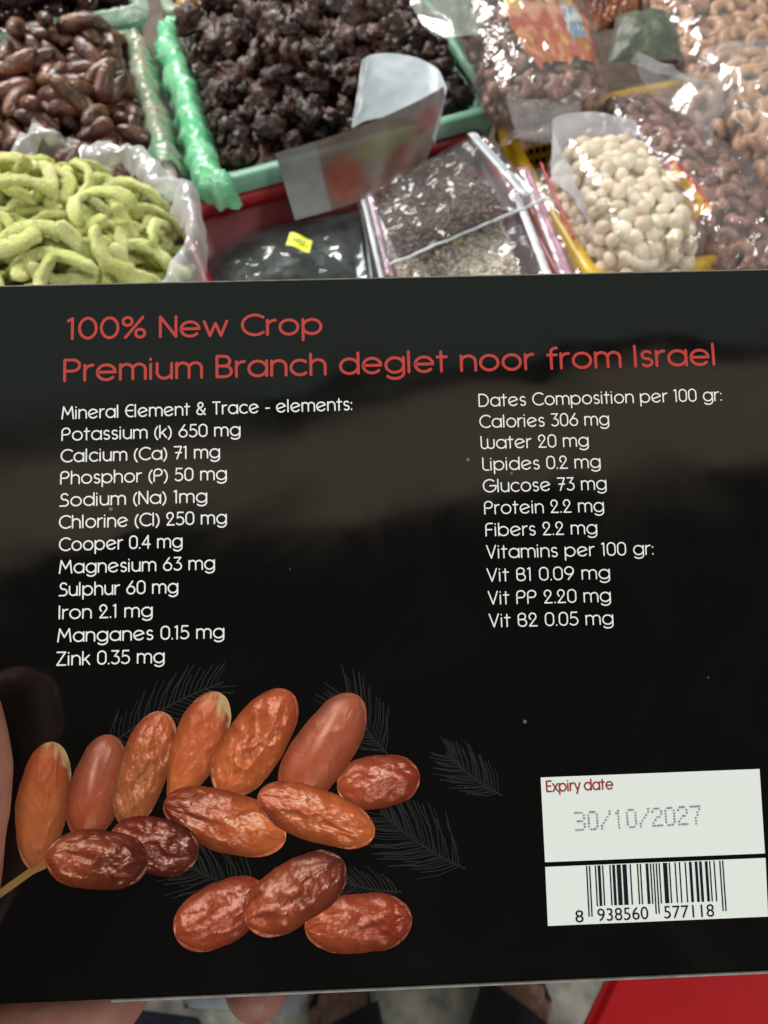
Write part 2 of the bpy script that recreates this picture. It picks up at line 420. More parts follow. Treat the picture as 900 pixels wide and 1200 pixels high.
LINES = [
 ('Mineral Element & Trace - elements:', (72, 491.8), (413, 481)), ('Potassium (k) 650 mg', (72, 517), (282, 511)),
 ('Calcium (Ca) 71 mg', (71, 542.3), (258, 537)), ('Phosphor (P) 50 mg', (70.5, 568), (266, 562.5)),
 ('Sodium (Na) 1mg', (70, 594), (243, 589)), ('Chlorine (Cl) 250 mg', (69, 620), (266, 614)), ('Cooper 0.4 mg', (69, 646.2), (214, 641.8)),
 ('Magnesium 63 mg', (69, 672.6), (252, 667.6)), ('Sulphur 60 mg', (69, 699), (209, 695.2)), ('Iron 2.1 mg', (68.5, 726), (179, 723)),
 ('Manganes 0.15 mg', (67, 753), (263, 748)), ('Zink 0.35 mg', (66, 780.4), (193, 777)),
 ('Dates Composition per 100 gr:', (561, 477), (846, 470)), ('Calories 306 mg', (562, 501.8), (714, 498.4)), ('Water 20 mg', (563.5, 526.6), (690, 523.4)),
 ('Lipides 0.2 mg', (565.5, 551.8), (704, 548.4)), ('Glucose 73 mg', (566, 577.4), (711, 574)), ('Protein 2.2 mg', (567.5, 603), (708, 600)),
 ('Fibers 2.2 mg', (569, 628.8), (700, 626)), ('Vitamins per 100 gr:', (570, 654.8), (766, 650.2)), ('Vit B1 0.09 mg', (570.5, 682), (715, 678.6)),
 ('Vit PP 2.20 mg', (572, 708.8), (716, 705.4)), ('Vit B2 0.05 mg', (573, 735.4), (719, 732))]
for s, a, b in LINES:
    text('text_line', s, a, b, 16.3, 1.7 if a[0] < 300 else 1.5, M['ink_white'], .00006)

# ---- printed picture of the dates (ink on the carton: colours per vertex)
def vnoise(x, y, seed):
    xi, yi = np.floor(x).astype(int), np.floor(y).astype(int); xf, yf = x - xi, y - yi
    def h(a, b):
        n = (a * 374761393 + b * 668265263 + seed * 1442695) & 0x7fffffff
        n = ((n ^ (n >> 13)) * 1274126177) & 0x7fffffff
        return (n & 0xffff) / 65535.0
    sx, sy = xf * xf * (3 - 2 * xf), yf * yf * (3 - 2 * yf)
    return (h(xi, yi) * (1 - sx) + h(xi + 1, yi) * sx) * (1 - sy) + (h(xi, yi + 1) * (1 - sx) + h(xi + 1, yi + 1) * sx) * sy
def fbm(x, y, seed, o=4):
    s, a = 0, .5
    for k in range(o): s = s + a * vnoise(x * 2 ** k, y * 2 ** k, seed + k); a *= .5
    return s / (1 - .5 ** o)
def printed_date(A, B, width, ca, cb, wrinkle, gloss, seed, z, cap=None, taper=(1, 1), bend=0, side=1, streak=0):
    """A, B: ends in the photo; ca / cb: ink at the two ends; wrinkle, gloss: how creased and shiny it was photographed"""
    nu, nv = 90, 46
    a, b = P(*A), P(*B); ax = b - a; Ln = ax.length; ax.normalize(); ay = Vector((-ax.y, ax.x))
    s = np.linspace(-1, 1, nu)[:, None] * np.ones((1, nv)); t = np.ones((nu, 1)) * np.linspace(-1, 1, nv)[None, :]
    W = width * .46 * PXM * (1 - np.abs(s) ** 3.3) ** .5 * np.where(s < 0, 1 - (1 - taper[0]) * np.abs(s) ** 1.3, 1 - (1 - taper[1]) * np.abs(s) ** 1.3)
    W = W * (1 + .07 * (fbm(s * 2.2 + 9, 0 * s + (t > 0) * 3., seed + 50) - .5) * 2)
    off = bend * width * PXM * (s * s - .4)
    cx, cy = (a + b) / 2
    px = cx + ax.x * s * Ln / 2 + ay.x * (W * t + off); py = cy + ax.y * s * Ln / 2 + ay.y * (W * t + off)
    # relief the camera saw: rounded body + creases that run along the fruit
    e = 1e-3
    asp = Ln / (width * PXM)
    def hgt(s_, t_):
        bd = np.sqrt(np.clip(1 - t_ * t_ * .96 - s_ ** 4 * .9, .004, 1))
        w1 = fbm(s_ * asp * .95 + seed * 3.7, t_ * 1.7 + 5 + .8 * fbm(s_ * 2, t_ * 2, seed + 9, 2), seed, 2)
        w2 = fbm(s_ * asp * 2.5 + seed, t_ * 3.4 + 2, seed + 20, 3)
        rid = 1 - np.abs(2 * w1 - 1) * 2
        return bd + wrinkle * (.25 * rid + .27 * w2)
    h0 = hgt(s, t); gs = (hgt(s + e, t) - h0) / e / asp; gt = (hgt(s, t + e) - h0) / e
    nx = -(gs * ax.x + gt * ay.x); ny = -(gs * ax.y + gt * ay.y); nz = np.ones_like(nx) * .9
    ln = np.sqrt(nx * nx + ny * ny + nz * nz); nx, ny, nz = nx / ln, ny / ln, nz / ln
    def dl(l):
        l = np.array(l) / np.linalg.norm(l); return np.clip(nx * l[0] + ny * l[1] + nz * l[2], 0, 1)
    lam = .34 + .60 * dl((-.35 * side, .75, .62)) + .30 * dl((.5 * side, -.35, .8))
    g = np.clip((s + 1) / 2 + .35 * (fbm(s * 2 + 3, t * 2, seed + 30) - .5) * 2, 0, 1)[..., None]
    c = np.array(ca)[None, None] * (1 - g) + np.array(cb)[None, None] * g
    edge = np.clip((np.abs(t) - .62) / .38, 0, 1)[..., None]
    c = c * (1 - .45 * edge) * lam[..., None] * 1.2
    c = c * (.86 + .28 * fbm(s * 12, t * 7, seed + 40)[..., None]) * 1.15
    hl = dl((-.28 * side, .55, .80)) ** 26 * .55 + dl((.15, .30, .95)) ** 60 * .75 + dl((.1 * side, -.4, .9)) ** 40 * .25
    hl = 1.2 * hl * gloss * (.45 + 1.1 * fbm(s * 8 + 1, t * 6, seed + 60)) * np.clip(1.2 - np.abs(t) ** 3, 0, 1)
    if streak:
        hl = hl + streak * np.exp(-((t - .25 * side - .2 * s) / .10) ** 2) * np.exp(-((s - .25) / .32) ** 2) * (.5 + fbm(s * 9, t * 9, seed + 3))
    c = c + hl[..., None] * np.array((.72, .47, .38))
    if cap:      # the pale papery cap of the fruit
        k = 1 / (1 + np.exp(-(s - cap[0] + .16 * (fbm(s * 6, t * 4, seed + 7) - .5) * 4 + cap[1] * t * .22) * 22))
        k = (k * (.55 + .6 * fbm(s * 20, t * 12, seed + 8)))[..., None].clip(0, 1)
        c = c * (1 - k) + np.array((.50, .33, .17)) * k
    c = np.clip(c, .002, .8)
    V = [(float(px[i, j]), float(py[i, j]), 0) for i in range(nu) for j in range(nv)]
    F = [(i * nv + j, (i + 1) * nv + j, (i + 1) * nv + j + 1, i * nv + j + 1) for i in range(nu - 1) for j in range(nv - 1)]
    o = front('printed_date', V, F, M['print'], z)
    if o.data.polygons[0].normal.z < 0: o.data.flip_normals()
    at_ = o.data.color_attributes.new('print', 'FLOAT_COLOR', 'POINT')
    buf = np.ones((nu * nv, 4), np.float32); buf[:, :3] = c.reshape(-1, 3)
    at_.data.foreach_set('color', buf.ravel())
    return o
OR, DO, RD, DK, PK, AM = (.45, .108, .032), (.32, .062, .023), (.20, .028, .014), (.085, .016, .011), (.27, .072, .042), (.40, .125, .042)
DATES = [  # drawn from the back one to the front one
 ((38, 1019), (62, 869), 66, AM, DO, .25, .15, 1, .86, (.86, -1), (.62, .86)),
 ((96, 985), (131, 861), 64, DO, PK, .12, .55, 2, 1, None, (.9, .85)),
 ((146, 968), (192, 834), 62, AM, DO, .95, .75, 3, 1, (.97, 0), (.85, .9)),
 ((198, 955), (257, 811), 62, OR, DO, .35, .45, 4, 1, (.84, -1), (.2, 1)),
 ((492, 909), (395, 923), 62, RD, DO, .55, .95, 7, 1, None, (.9, 1)),
 ((338, 938), (420, 815), 72, DO, PK, .12, .5, 6, 1, None, (1, .84)),
 ((258, 930), (340, 810), 72, OR, DO, .9, .8, 5, 1, None, (.95, .85)),
 ((335, 984), (192, 940), 72, OR, RD, .7, 1.1, 8, 1, None, (.9, .8)),
 ((439, 979), (302, 931), 62, OR, DO, .75, 1.0, 9, 1, None, (.9, .9)),
 ((233, 1000), (128, 982), 66, DK, RD, .8, 1.1, 10, 1, None, (.95, .95)),
 ((54, 1004), (174, 1010), 68, DO, DK, .75, 1.1, 11, 1, None, (.92, 1)),
 ((206, 1098), (312, 1042), 70, DO, RD, .7, .85, 12, 1, None, (.95, .9)),
 ((357, 1087), (483, 1076), 68, DO, RD, .75, .85, 14, 1, None, (.88, .95)),
 ((289, 1083), (403, 1009), 74, DO, DK, .8, 1.0, 13, 1, None, (.95, .9)),
]
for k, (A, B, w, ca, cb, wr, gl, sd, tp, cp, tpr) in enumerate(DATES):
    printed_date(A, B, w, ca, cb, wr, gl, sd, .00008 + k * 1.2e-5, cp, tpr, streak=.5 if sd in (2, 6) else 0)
# stem
V, F = ribbon([P(-20, 1062), P(10, 1040), P(38, 1020), P(56, 1012)], 8 * PXM); front('printed_stem', V, F, M['ink_stem'], .00006)
# faint palm fronds behind the picture
def frond(base, tip, length, n, seed, spread=52):
    r = random.Random(seed)
    a, b = P(*base), P(*tip); ax = b - a; L = ax.length; ax.normalize(); ay = Vector((-ax.y, ax.x))
    V, F = [], []; lay = 0
    def put(pts, w):
        nonlocal lay
        v, f = ribbon(pts, w); n0 = len(V); V.extend([(q.x, q.y, (lay % 5) * 2e-6) for q in v]); F.extend([tuple(i + n0 for i in ff) for ff in f]); lay += 1
    put([a + ax * L * k / 6 + ay * L * .05 * math.sin(k / 6 * 3) for k in range(7)], 1.6 * PXM)
    for k in range(n):
        u = .06 + .92 * k / n
        for sg in (1, -1):
            an = math.radians(spread * (1 - .45 * u) + r.uniform(-6, 6)) * sg
            d = ax * math.cos(an) + ay * math.sin(an)
            l = length * PXM * (.55 + .6 * math.sin(math.pi * min(1, .15 + u * .8))) * r.uniform(.7, 1.1)
            s = a + ax * L * u + ay * L * .05 * math.sin(u * 3)
            cv = ax * l * .16
            put([s, s + d * l * .55, s + d * l + cv], r.uniform(.8, 1.5) * PXM)
    front('printed_leaf', V, F, M['ink_leaf'], .00004)
frond((120, 880), (262, 800), 34, 22, 1, 62)
frond((545, 1018), (446, 950), 48, 26, 2)
frond((588, 932), (524, 882), 30, 20, 3)
frond((455, 885), (405, 812), 40, 20, 4)
frond((300, 1045), (215, 1010), 40, 20, 5, 60)
frond((470, 1045), (395, 1030), 26, 15, 6)
# white label with the date and the barcode
def quad(name, pts, m, z, parent=box): return front(name, [tuple(P(*p)) for p in pts], [(0, 3, 2, 1)], m, z, parent)
quad('label_panel', [(633.5, 911), (890, 901), (896.3, 1000), (638.6, 1010.3)], M['label_white'], .00006)
quad('label_panel', [(638.8, 1015.8), (897, 1005.2), (900, 1074), (642, 1085)], M['label_white'], .00006)
text('label_heading', 'Expiry date', (640, 928.4), (719, 925.2), 13.2, 1.7, M['ink_darkred'], .0001, GH, .2, .3)
DOT = {'3': '11110 00001 00001 01110 00001 00001 11110', '0': '01110 10001 10001 10001 10001 10001 01110', '/': '00001 00001 00010 00100 01000 10000 10000',
       '1': '00100 01100 00100 00100 00100 00100 00100', '2': '01110 10001 00001 00110 01000 10000 11111', '7': '11111 00001 00010 00010 00100 00100 00100'}
V, F = [], []
a, b = P(674, 972.6), P(822, 964.6); ux = (b - a); stepx = ux.length / (10 * 6 - 1); ux.normalize(); uy = Vector((-ux.y, ux.x)); stepy = 18.6 * PXM / 6
for i, ch in enumerate('30/10/2027'):
    for r_, row in enumerate(DOT[ch].split()):
        for c_, bit in enumerate(row):
            if bit == '1':
                c = a + ux * (i * 6 + c_ + .5) * stepx + uy * (6 - r_) * stepy + Vector((rng.uniform(-.2, .2), rng.uniform(-.2, .2))) * PXM
                n = len(V); rr = rng.uniform(1.05, 1.4) * PXM
                V += [(c.x + rr * math.cos(q * math.pi / 4), c.y + rr * math.sin(q * math.pi / 4), ((i + r_ + c_) % 3) * 2e-6) for q in range(8)]; F.append(tuple(range(n, n + 8)))
front('date_stamp', V, F, M['ink_grey'], .0001)
LC = ['0001101', '0011001', '0010011', '0111101', '0100011', '0110001', '0101111', '0111011', '0110111', '0001011']
GC = ['0100111', '0110011', '0011011', '0100001', '0011101', '0111001', '0000101', '0010001', '0001001', '0010111']
PAR = 'LGLGGL'
dg = '938560577118'
bits = '101' + ''.join((LC if PAR[i] == 'L' else GC)[int(dg[i])] for i in range(6)) + '01010' + ''.join(''.join('1' if x == '0' else '0' for x in LC[int(d)]) for d in dg[6:]) + '101'
V, F = [], []
tl_, tr2 = P(686.5, 1014.6), P(847.5, 1008.2); up_ = (P(686.5, 1014.6) - P(689.5, 1074)); hh = up_.length; up_.normalize()
i = 0
while i < 95:
    if bits[i] == '1':
        j = i
        while j < 95 and bits[j] == '1': j += 1
        a = tl_ + (tr2 - tl_) * i / 95; b = tl_ + (tr2 - tl_) * (j / 95 - .001)
        h = hh * (1.0 if i < 3 or i > 91 or 45 <= i < 50 else .80)
        n = len(V); V += [tuple(a - up_ * h), tuple(b - up_ * h), tuple(b), tuple(a)]; F.append((n, n + 1, n + 2, n + 3))
        i = j
    else: i += 1
front('barcode', V, F, M['ink_black'], .0001)
def font_text(name, s, pl, pr, cap, m, z):
    cu = bpy.data.curves.new('digits', 'FONT'); cu.body = s; cu.size = 1
    t = bpy.data.objects.new('digits', cu); col.objects.link(t)
    dgph = bpy.context.evaluated_depsgraph_get()
    me = bpy.data.meshes.new_from_object(t.evaluated_get(dgph))
    bpy.data.objects.remove(t)
    xs = [v.co.x for v in me.vertices]; ys = [v.co.y for v in me.vertices]
    a, b = P(*pl), P(*pr); ux = b - a; ln = ux.length; ux.normalize(); uy = Vector((-ux.y, ux.x))
    for v in me.vertices:
        q = a + ux * (v.co.x - min(xs)) / (max(xs) - min(xs)) * ln + uy * (v.co.y - min(ys)) / (max(ys) - min(ys)) * cap * PXM
        v.co = (q.x, q.y, z)
    me.materials.clear(); me.materials.append(m)
    return obj(name, me, box)
font_text('barcode_digits', '8', (674.5, 1081), (684, 1080.6), 13, M['ink_black'], .0001)
font_text('barcode_digits', '938560', (700.5, 1079.6), (760, 1077), 13.5, M['ink_black'], .0001)
font_text('barcode_digits', '577118', (778.5, 1076.4), (837, 1074), 13.5, M['ink_black'], .0001)


# ---------------------------------------------------------------- the setting
M['concrete'] = mat('concrete', (.56, .55, .49), (.27, .265, .235), .8, 26, .5, 60, .003, detail=8)
gm = mesh('floor', [(-30, -30, 0), (30, -30, 0), (30, 30, 0), (-30, 30, 0)], [(0, 1, 2, 3)], M['concrete'], False)
tag(obj('floor', gm), kind='structure')

# market table under the goods
M['table'] = mat('table_board', (.10, .07, .05), (.05, .035, .03), .6, 30)
M['steel'] = mat('table_steel', (.2, .2, .2), (.14, .14, .14), .4, 40)
TZ = .86
tb = empty('market_table', (0.0, 1.0, 0)); tag(tb, 'low dark market table carrying the crates and bags', 'table')
ang = math.radians(20)
rot = Matrix.Rotation(ang, 3, 'Z')
b = MB(); b.box((0, 0, TZ - .015), 2.4, 1.25, .03)
b.v = [rot @ v + Vector((.1, .95, 0)) - Vector(tb.location) for v in b.v]
obj('table_top', mesh('table_top', b.v, b.f, M['table'], False), tb)
for sx in (-1, 1):
    for sy in (-1, 1):
        b = MB(); b.box((sx * 1.12, sy * .55, (TZ - .032) / 2), .04, .04, TZ - .032)
        b.v = [rot @ v + Vector((.1, .95, 0)) - Vector(tb.location) for v in b.v]
        obj('leg', mesh('leg', b.v, b.f, M['steel'], False), tb)

# ---------------------------------------------------------------- crates
def rrect(c4, r, z, n=5):
    """rounded quad through four corners (in order), as a loop of points"""
    out = []
    for i in range(4):
        p, a, b_ = Vector(c4[i]), Vector(c4[i - 1]), Vector(c4[(i + 1) % 4])
        da, db = (a - p).normalized(), (b_ - p).normalized()
        s, e = p + da * r, p + db * r
        for k in range(n + 1):
            t = k / n
            q = s * (1 - t) ** 2 + p * 2 * t * (1 - t) + e * t * t
            out.append(Vector((q.x, q.y, z)))
    return out
def inset(c4, d):
    c = [Vector(p) for p in c4]; out = []
    for i in range(4):
        a = (c[i] - c[i - 1]).normalized(); b_ = (c[(i + 1) % 4] - c[i]).normalized()
        na, nb = Vector((-a.y, a.x)), Vector((-b_.y, b_.x))
        m_ = (na + nb); m_ = m_ / m_.length_squared * 2 if m_.length_squared else na
        out.append(c[i] + m_ * d)
    return out
def crate(name, label, cat, c4, z0, z1, m, mrim, rim=.012, taper=.02, group=None, wall_holes=None):
    """c4: outer rim corners, counter-clockwise from the front left"""
    c4 = [Vector((p[0], p[1])) for p in c4]
    root = empty(name, (sum(p.x for p in c4) / 4, sum(p.y for p in c4) / 4, z0)); tag(root, label, cat, group)
    o = root.location
    b = MB()
    wo, wi = inset(c4, rim * .45), inset(c4, rim)
    fo, fi = inset(c4, rim * .45 + taper), inset(c4, rim + taper)
    loops = [rrect(fi, .015, z0 + .006), rrect(fi, .018, z0 + .007), rrect(wi, .018, z1 - .012), rrect(wo, .02, z1 - .012), rrect(fo, .02, z0)]
    n = len(loops[0])
    b.grid([p - o for l in loops for p in l], n, len(loops), True)
    b.f.append(tuple(reversed(range(n)))[::-1]); b.f.append(tuple(range(4 * n, 5 * n))[::-1])
    obj('crate_body', mesh('crate_body', b.v, b.f, m), root)
    b = MB()
    prof = [(0, -.014), (0, -.002), (.003, 0), (rim - .002, 0), (rim + .001, -.003), (rim + .001, -.013), (rim * .5, -.0125), (.002, -.0145)]
    loops = [rrect(inset(c4, d), .02, z1 + h) for d, h in prof]
    b.grid([p - o for l in loops + [loops[0]] for p in l], n, len(loops) + 1, True)
    obj('rim', mesh('rim', b.v, b.f, mrim), root)
    return root, c4
M['green_plastic'] = mat('green_plastic', (.20, .40, .30), (.14, .30, .22), .4, 25, .2, 90)
M['pinkish_plastic'] = mat('worn_plastic', (.30, .19, .16), (.20, .30, .23), .45, 22, .3, 120, lo=.42, hi=.6)
M['pale_green'] = mat('pale_green_plastic', (.26, .42, .31), (.19, .30, .23), .45, 22, .2, 90)
M['red_plastic'] = mat('red_plastic', (.30, .012, .018), (.22, .008, .013), .38, 20, .1, 100)
M['shaded_red_plastic'] = mat('shaded_red_plastic', (.14, .005, .009), (.10, .004, .007), .42, 20, .1, 100)  # the tray's red with the shade inside it put into the colour
M['yellow_plastic'] = mat('yellow_plastic', (.72, .46, .015), (.60, .36, .01), .35, 20, .1, 100)
GC4 = [(-.147, .575), (.116, .704), (.028, .995), (-.232, .866)]
LC4 = [(-.436, .470), (-.163, .566), (-.250, .846), (-.530, .740)]
UL4 = [(-.50, .762), (-.243, .872), (-.325, 1.15), (-.585, 1.04)]
UM4 = [(-.232, .893), (.02, 1.005), (-.06, 1.28), (-.312, 1.16)]
crate('plastic_crate', 'mint green crate heaped with black dried fruit, its left rim under bright green film', 'crate', GC4, TZ, .99, M['green_plastic'], M['green_plastic'])
crate('plastic_crate', 'worn pinkish crate of brown dates beside the green strips', 'crate', LC4, TZ, .99, M['pinkish_plastic'], M['pinkish_plastic'])
crate('plastic_crate', 'pale green crate of large dark dates in the top left corner', 'crate', UL4, TZ, 1.0, M['pale_green'], M['pale_green'])
crate('plastic_crate', 'worn crate with yellow fruit at the top edge behind the black dried fruit', 'crate', UM4, TZ, .99, M['pinkish_plastic'], M['pinkish_plastic'])
RD4 = [(-.118, .425), (.156, .425), (.090, .699), (-.178, .571)]
rt, _ = crate('red_tray', 'red plastic tray holding zip bags in front of the mint green crate', 'tray', RD4, TZ, .974, M['shaded_red_plastic'], M['red_plastic'], .009, .012)
YB4 = [(.157, .476), (.45, .545), (.40, .83), (.100, .715)]
yb, _ = crate('yellow_basket', 'yellow perforated basket holding the bags of nuts', 'basket', YB4, TZ, .975, M['yellow_plastic'], M['yellow_plastic'], .010, .015)
# rows of holes in the basket's wall, slots in the tray's back wall
M['hole'] = mat('hole_dark', (.012, .008, .004), (.008, .006, .004), .8)
def wall_marks(root, c4, i, z_lo, z_hi, rows, cols, w, h, rim, taper, z0, z1, name, off=.0012):
    """openings in the inner face of wall i (from corner i to corner i+1)"""
    wi, fi = inset([Vector(p) for p in c4], rim), inset([Vector(p) for p in c4], rim + taper)
    b = MB(); o = Vector(root.location)
    def pt(u, z):
        t = (z - z0) / (z1 - z0)
        A = fi[i].lerp(wi[i], t); B = fi[(i + 1) % 4].lerp(wi[(i + 1) % 4], t)
        q = A.lerp(B, u); d = (B - A).normalized()
        nrm = Vector((-d.y, d.x)) * off
        return Vector((q.x + nrm.x, q.y + nrm.y, z)) - o
    for r in range(rows):
        z = lerp(z_lo, z_hi, (r + .5) / rows)
        for k in range(cols):
            u = .08 + .84 * (k + .5) / cols
            b.add([pt(u - w, z - h), pt(u + w, z - h), pt(u + w, z + h), pt(u - w, z + h)], [(0, 1, 2, 3)])
    obj(name, mesh(name, b.v, b.f, M['hole'], False), root)
wall_marks(yb, YB4, 3, .880, .956, 7, 34, .008, .0028, .010, .015, TZ, .975, 'hole_rows')
wall_marks(yb, YB4, 2, .880, .956, 7, 34, .008, .0028, .010, .015, TZ, .975, 'hole_rows')
wall_marks(rt, RD4, 2, .880, .935, 7, 3, .10, .0014, .009, .012, TZ, .974, 'slot_rows')

# crumpled film folded over crate rims
def liner(root, pts, z, wid, m, seed, drop_in=.022, drop_out=.03, name='film_liner', rim=.012, amp=1.0):
    o = Vector(root.location); pts = spline([Vector((p[0], p[1], z)) for p in pts], 200)
    b = MB(); P_ = []
    prof = [(-wid - .004, -drop_out), (-wid - .003, -drop_out * .5), (-wid, -.003), (-wid * .5, .003), (0, .0035), (wid * .5, .003), (wid, -.003), (wid + .002, -drop_in * .5), (wid + .004, -drop_in)]
    for i, p in enumerate(pts):
        t = (pts[min(i + 1, 200)] - pts[max(i - 1, 0)]).normalized(); nrm = Vector((-t.y, t.x, 0))
        for k, (a, h) in enumerate(prof):
            q = p + nrm * a + Vector((0, 0, h))
            e = abs(k - 4) / 4
            w_ = mnoise.noise(q * 55 + Vector((seed, 0, 0))) * .005 + (.5 - abs(mnoise.noise(q * 75 + Vector((seed, 5, 0)))) * 2) * .004 + (.5 - abs(mnoise.noise(q * 160 + Vector((seed, 9, 0)))) * 2) * .0022
            w_ *= amp
            q += nrm * w_ * (.35 + e) + Vector((0, 0, abs(w_) * 1.0 * (1 - .5 * e) + mnoise.noise(q * 35) * .010 * e * e * amp))
            P_.append(q - o)
    b.grid(P_, len(prof), len(pts))
    oo = obj(name, mesh(name, b.v, b.f, m), root)
    return oo
def lfilm(name, c, c2, alpha):
    m, nt, N, L, B = nt_of(name)
    tc = N.new('ShaderNodeTexCoord'); n = N.new('ShaderNodeTexNoise'); n.inputs['Scale'].default_value = 45; n.inputs['Distortion'].default_value = 1
    L.new(tc.outputs['Object'], n.inputs['Vector'])
    r = N.new('ShaderNodeValToRGB'); r.color_ramp.elements[0].position = .4; r.color_ramp.elements[1].position = .6
    r.color_ramp.elements[0].color = (*c, 1); r.color_ramp.elements[1].color = (*c2, 1); L.new(n.outputs['Fac'], r.inputs[0]); L.new(r.outputs[0], B.inputs['Base Color'])
    B.inputs['Roughness'].default_value = .22; B.inputs['Alpha'].default_value = alpha
    b = N.new('ShaderNodeBump'); b.inputs['Strength'].default_value = .7; b.inputs['Distance'].default_value = .004; n.inputs['Detail'].default_value = 4
    L.new(n.outputs['Fac'], b.inputs['Height']); L.new(b.outputs[0], B.inputs['Normal'])
    return m
M['green_film'] = lfilm('green_film', (.13, .52, .25), (.30, .66, .42), .88)
M['net_film'] = lfilm('net_film', (.16, .36, .20), (.40, .36, .28), .75)
M['grey_film'] = lfilm('grey_film', (.46, .52, .47), (.30, .42, .33), .8)
def edge(c4, i, d):
    c = inset([Vector(p) for p in c4], d); return c[i], c[(i + 1) % 4]
crates = {o['label'][:10]: o for o in col.objects if o.name.startswith('plastic_crate')}
cr_g = [o for o in col.objects if o.get('label', '').startswith('mint green crate')][0]
cr_l = [o for o in col.objects if o.get('label', '').startswith('worn pinkish')][0]
cr_u = [o for o in col.objects if o.get('label', '').startswith('pale green crate')][0]
a, b_ = edge(GC4, 3, .006); f0, f1 = edge(GC4, 0, .006); k1, k0 = edge(GC4, 2, .006)
liner(cr_g, [k1.lerp(k0, .80), k1.lerp(k0, .93), a.lerp(b_, .03), a.lerp(b_, .3), a.lerp(b_, .6), a.lerp(b_, .9), b_.lerp(f1, .03), f0.lerp(f1, .05)], .991, .010, M['green_film'], 1, .03, .022)
a, b_ = edge(LC4, 1, .006)
liner(cr_l, [a.lerp(b_, .13), a.lerp(b_, .4), a.lerp(b_, .7), a.lerp(b_, .98), edge(LC4, 2, .006)[0].lerp(edge(LC4, 2, .006)[1], .06)], .991, .009, M['net_film'], 2, .022, .02, amp=.7)
a, b_ = edge(UL4, 0, .006)
liner(cr_u, [a.lerp(b_, .5), a.lerp(b_, .8), a.lerp(b_, .97), edge(UL4, 1, .006)[0].lerp(edge(UL4, 1, .006)[1], .1), edge(UL4, 1, .006)[0].lerp(edge(UL4, 1, .006)[1], .5)], 1.001, .0065, M['grey_film'], 3, .010, .006, amp=.35)

# ---------------------------------------------------------------- piles of fruit
def inside(c4, x, y):
    for i in range(4):
        a, b_ = c4[i], c4[(i + 1) % 4]
        if (b_[0] - a[0]) * (y - a[1]) - (b_[1] - a[1]) * (x - a[0]) < 0: return False
    return True
class Heap:
    """drops items one after another on a growing height field"""
    def __init__(s, x0, x1, y0, y1, base, res=.003):
        s.x0, s.y0, s.res = x0, y0, res
        s.nx, s.ny = int((x1 - x0) / res), int((y1 - y0) / res)
        s.X, s.Y = np.meshgrid(x0 + res * np.arange(s.nx), y0 + res * np.arange(s.ny), indexing='ij')
        s.H0 = np.array([[base(s.X[i, j], s.Y[i, j]) for j in range(s.ny)] for i in range(s.nx)]); s.H = s.H0.copy()
    def drop(s, x, y, a, b, c, yaw, tilt=.75, q=65):
        ca, sa = math.cos(yaw), math.sin(yaw)
        i0, i1 = max(0, int((x - a - s.x0) / s.res)), min(s.nx, int((x + a - s.x0) / s.res) + 2)
        j0, j1 = max(0, int((y - a - s.y0) / s.res)), min(s.ny, int((y + a - s.y0) / s.res) + 2)
        if i1 - i0 < 2 or j1 - j0 < 2: return None
        X_, Y_ = s.X[i0:i1, j0:j1] - x, s.Y[i0:i1, j0:j1] - y
        u, v = X_ * ca + Y_ * sa, -X_ * sa + Y_ * ca
        r2 = (u / a) ** 2 + (v / b) ** 2; mk = r2 < 1
        if mk.sum() < 4: return None
        h = s.H[i0:i1, j0:j1][mk]
        A = np.stack([np.ones(mk.sum()), u[mk], v[mk]], 1)
        co = np.linalg.lstsq(A, h, rcond=None)[0]
        gu, gv = np.clip(co[1] * tilt, -.8, .8), np.clip(co[2] * tilt, -.8, .8)
        z = np.percentile(h - gu * u[mk] - gv * v[mk], q) + c * .75
        top = z + gu * u + gv * v + c * np.sqrt(np.clip(1 - r2, 0, 1))
        H = s.H[i0:i1, j0:j1]; H[mk] = np.maximum(H[mk], top[mk])
        xu, xv = Vector((ca, sa, gu)).normalized(), Vector((-sa, ca, gv))
        n = xu.cross(xv).normalized(); xv = n.cross(xu)
        return Matrix(((xu.x, xv.x, n.x, x), (xu.y, xv.y, n.y, y), (xu.z, xv.z, n.z, z), (0, 0, 0, 1)))
    def low(s, x, y): return s.H[min(s.nx - 1, max(0, int((x - s.x0) / s.res))), min(s.ny - 1, max(0, int((y - s.y0) / s.res)))] - s.H0[min(s.nx - 1, max(0, int((x - s.x0) / s.res))), min(s.ny - 1, max(0, int((y - s.y0) / s.res)))]
def put(protos, mw, name, label, cat, group, scale=1.0, r=rng):
    """a copy of one of the prototypes (a mesh, or a mesh with one child)"""
    src = r.choice(protos)
    me = src[0]
    o = bpy.data.objects.new(name, me); col.objects.link(o)
    o.matrix_world = mw @ Matrix.Scale(scale, 4)
    tag(o, label, cat, group)
    for nm, m2 in src[1:]:
        c = bpy.data.objects.new(nm, m2); col.objects.link(c); c.parent = o
    return o
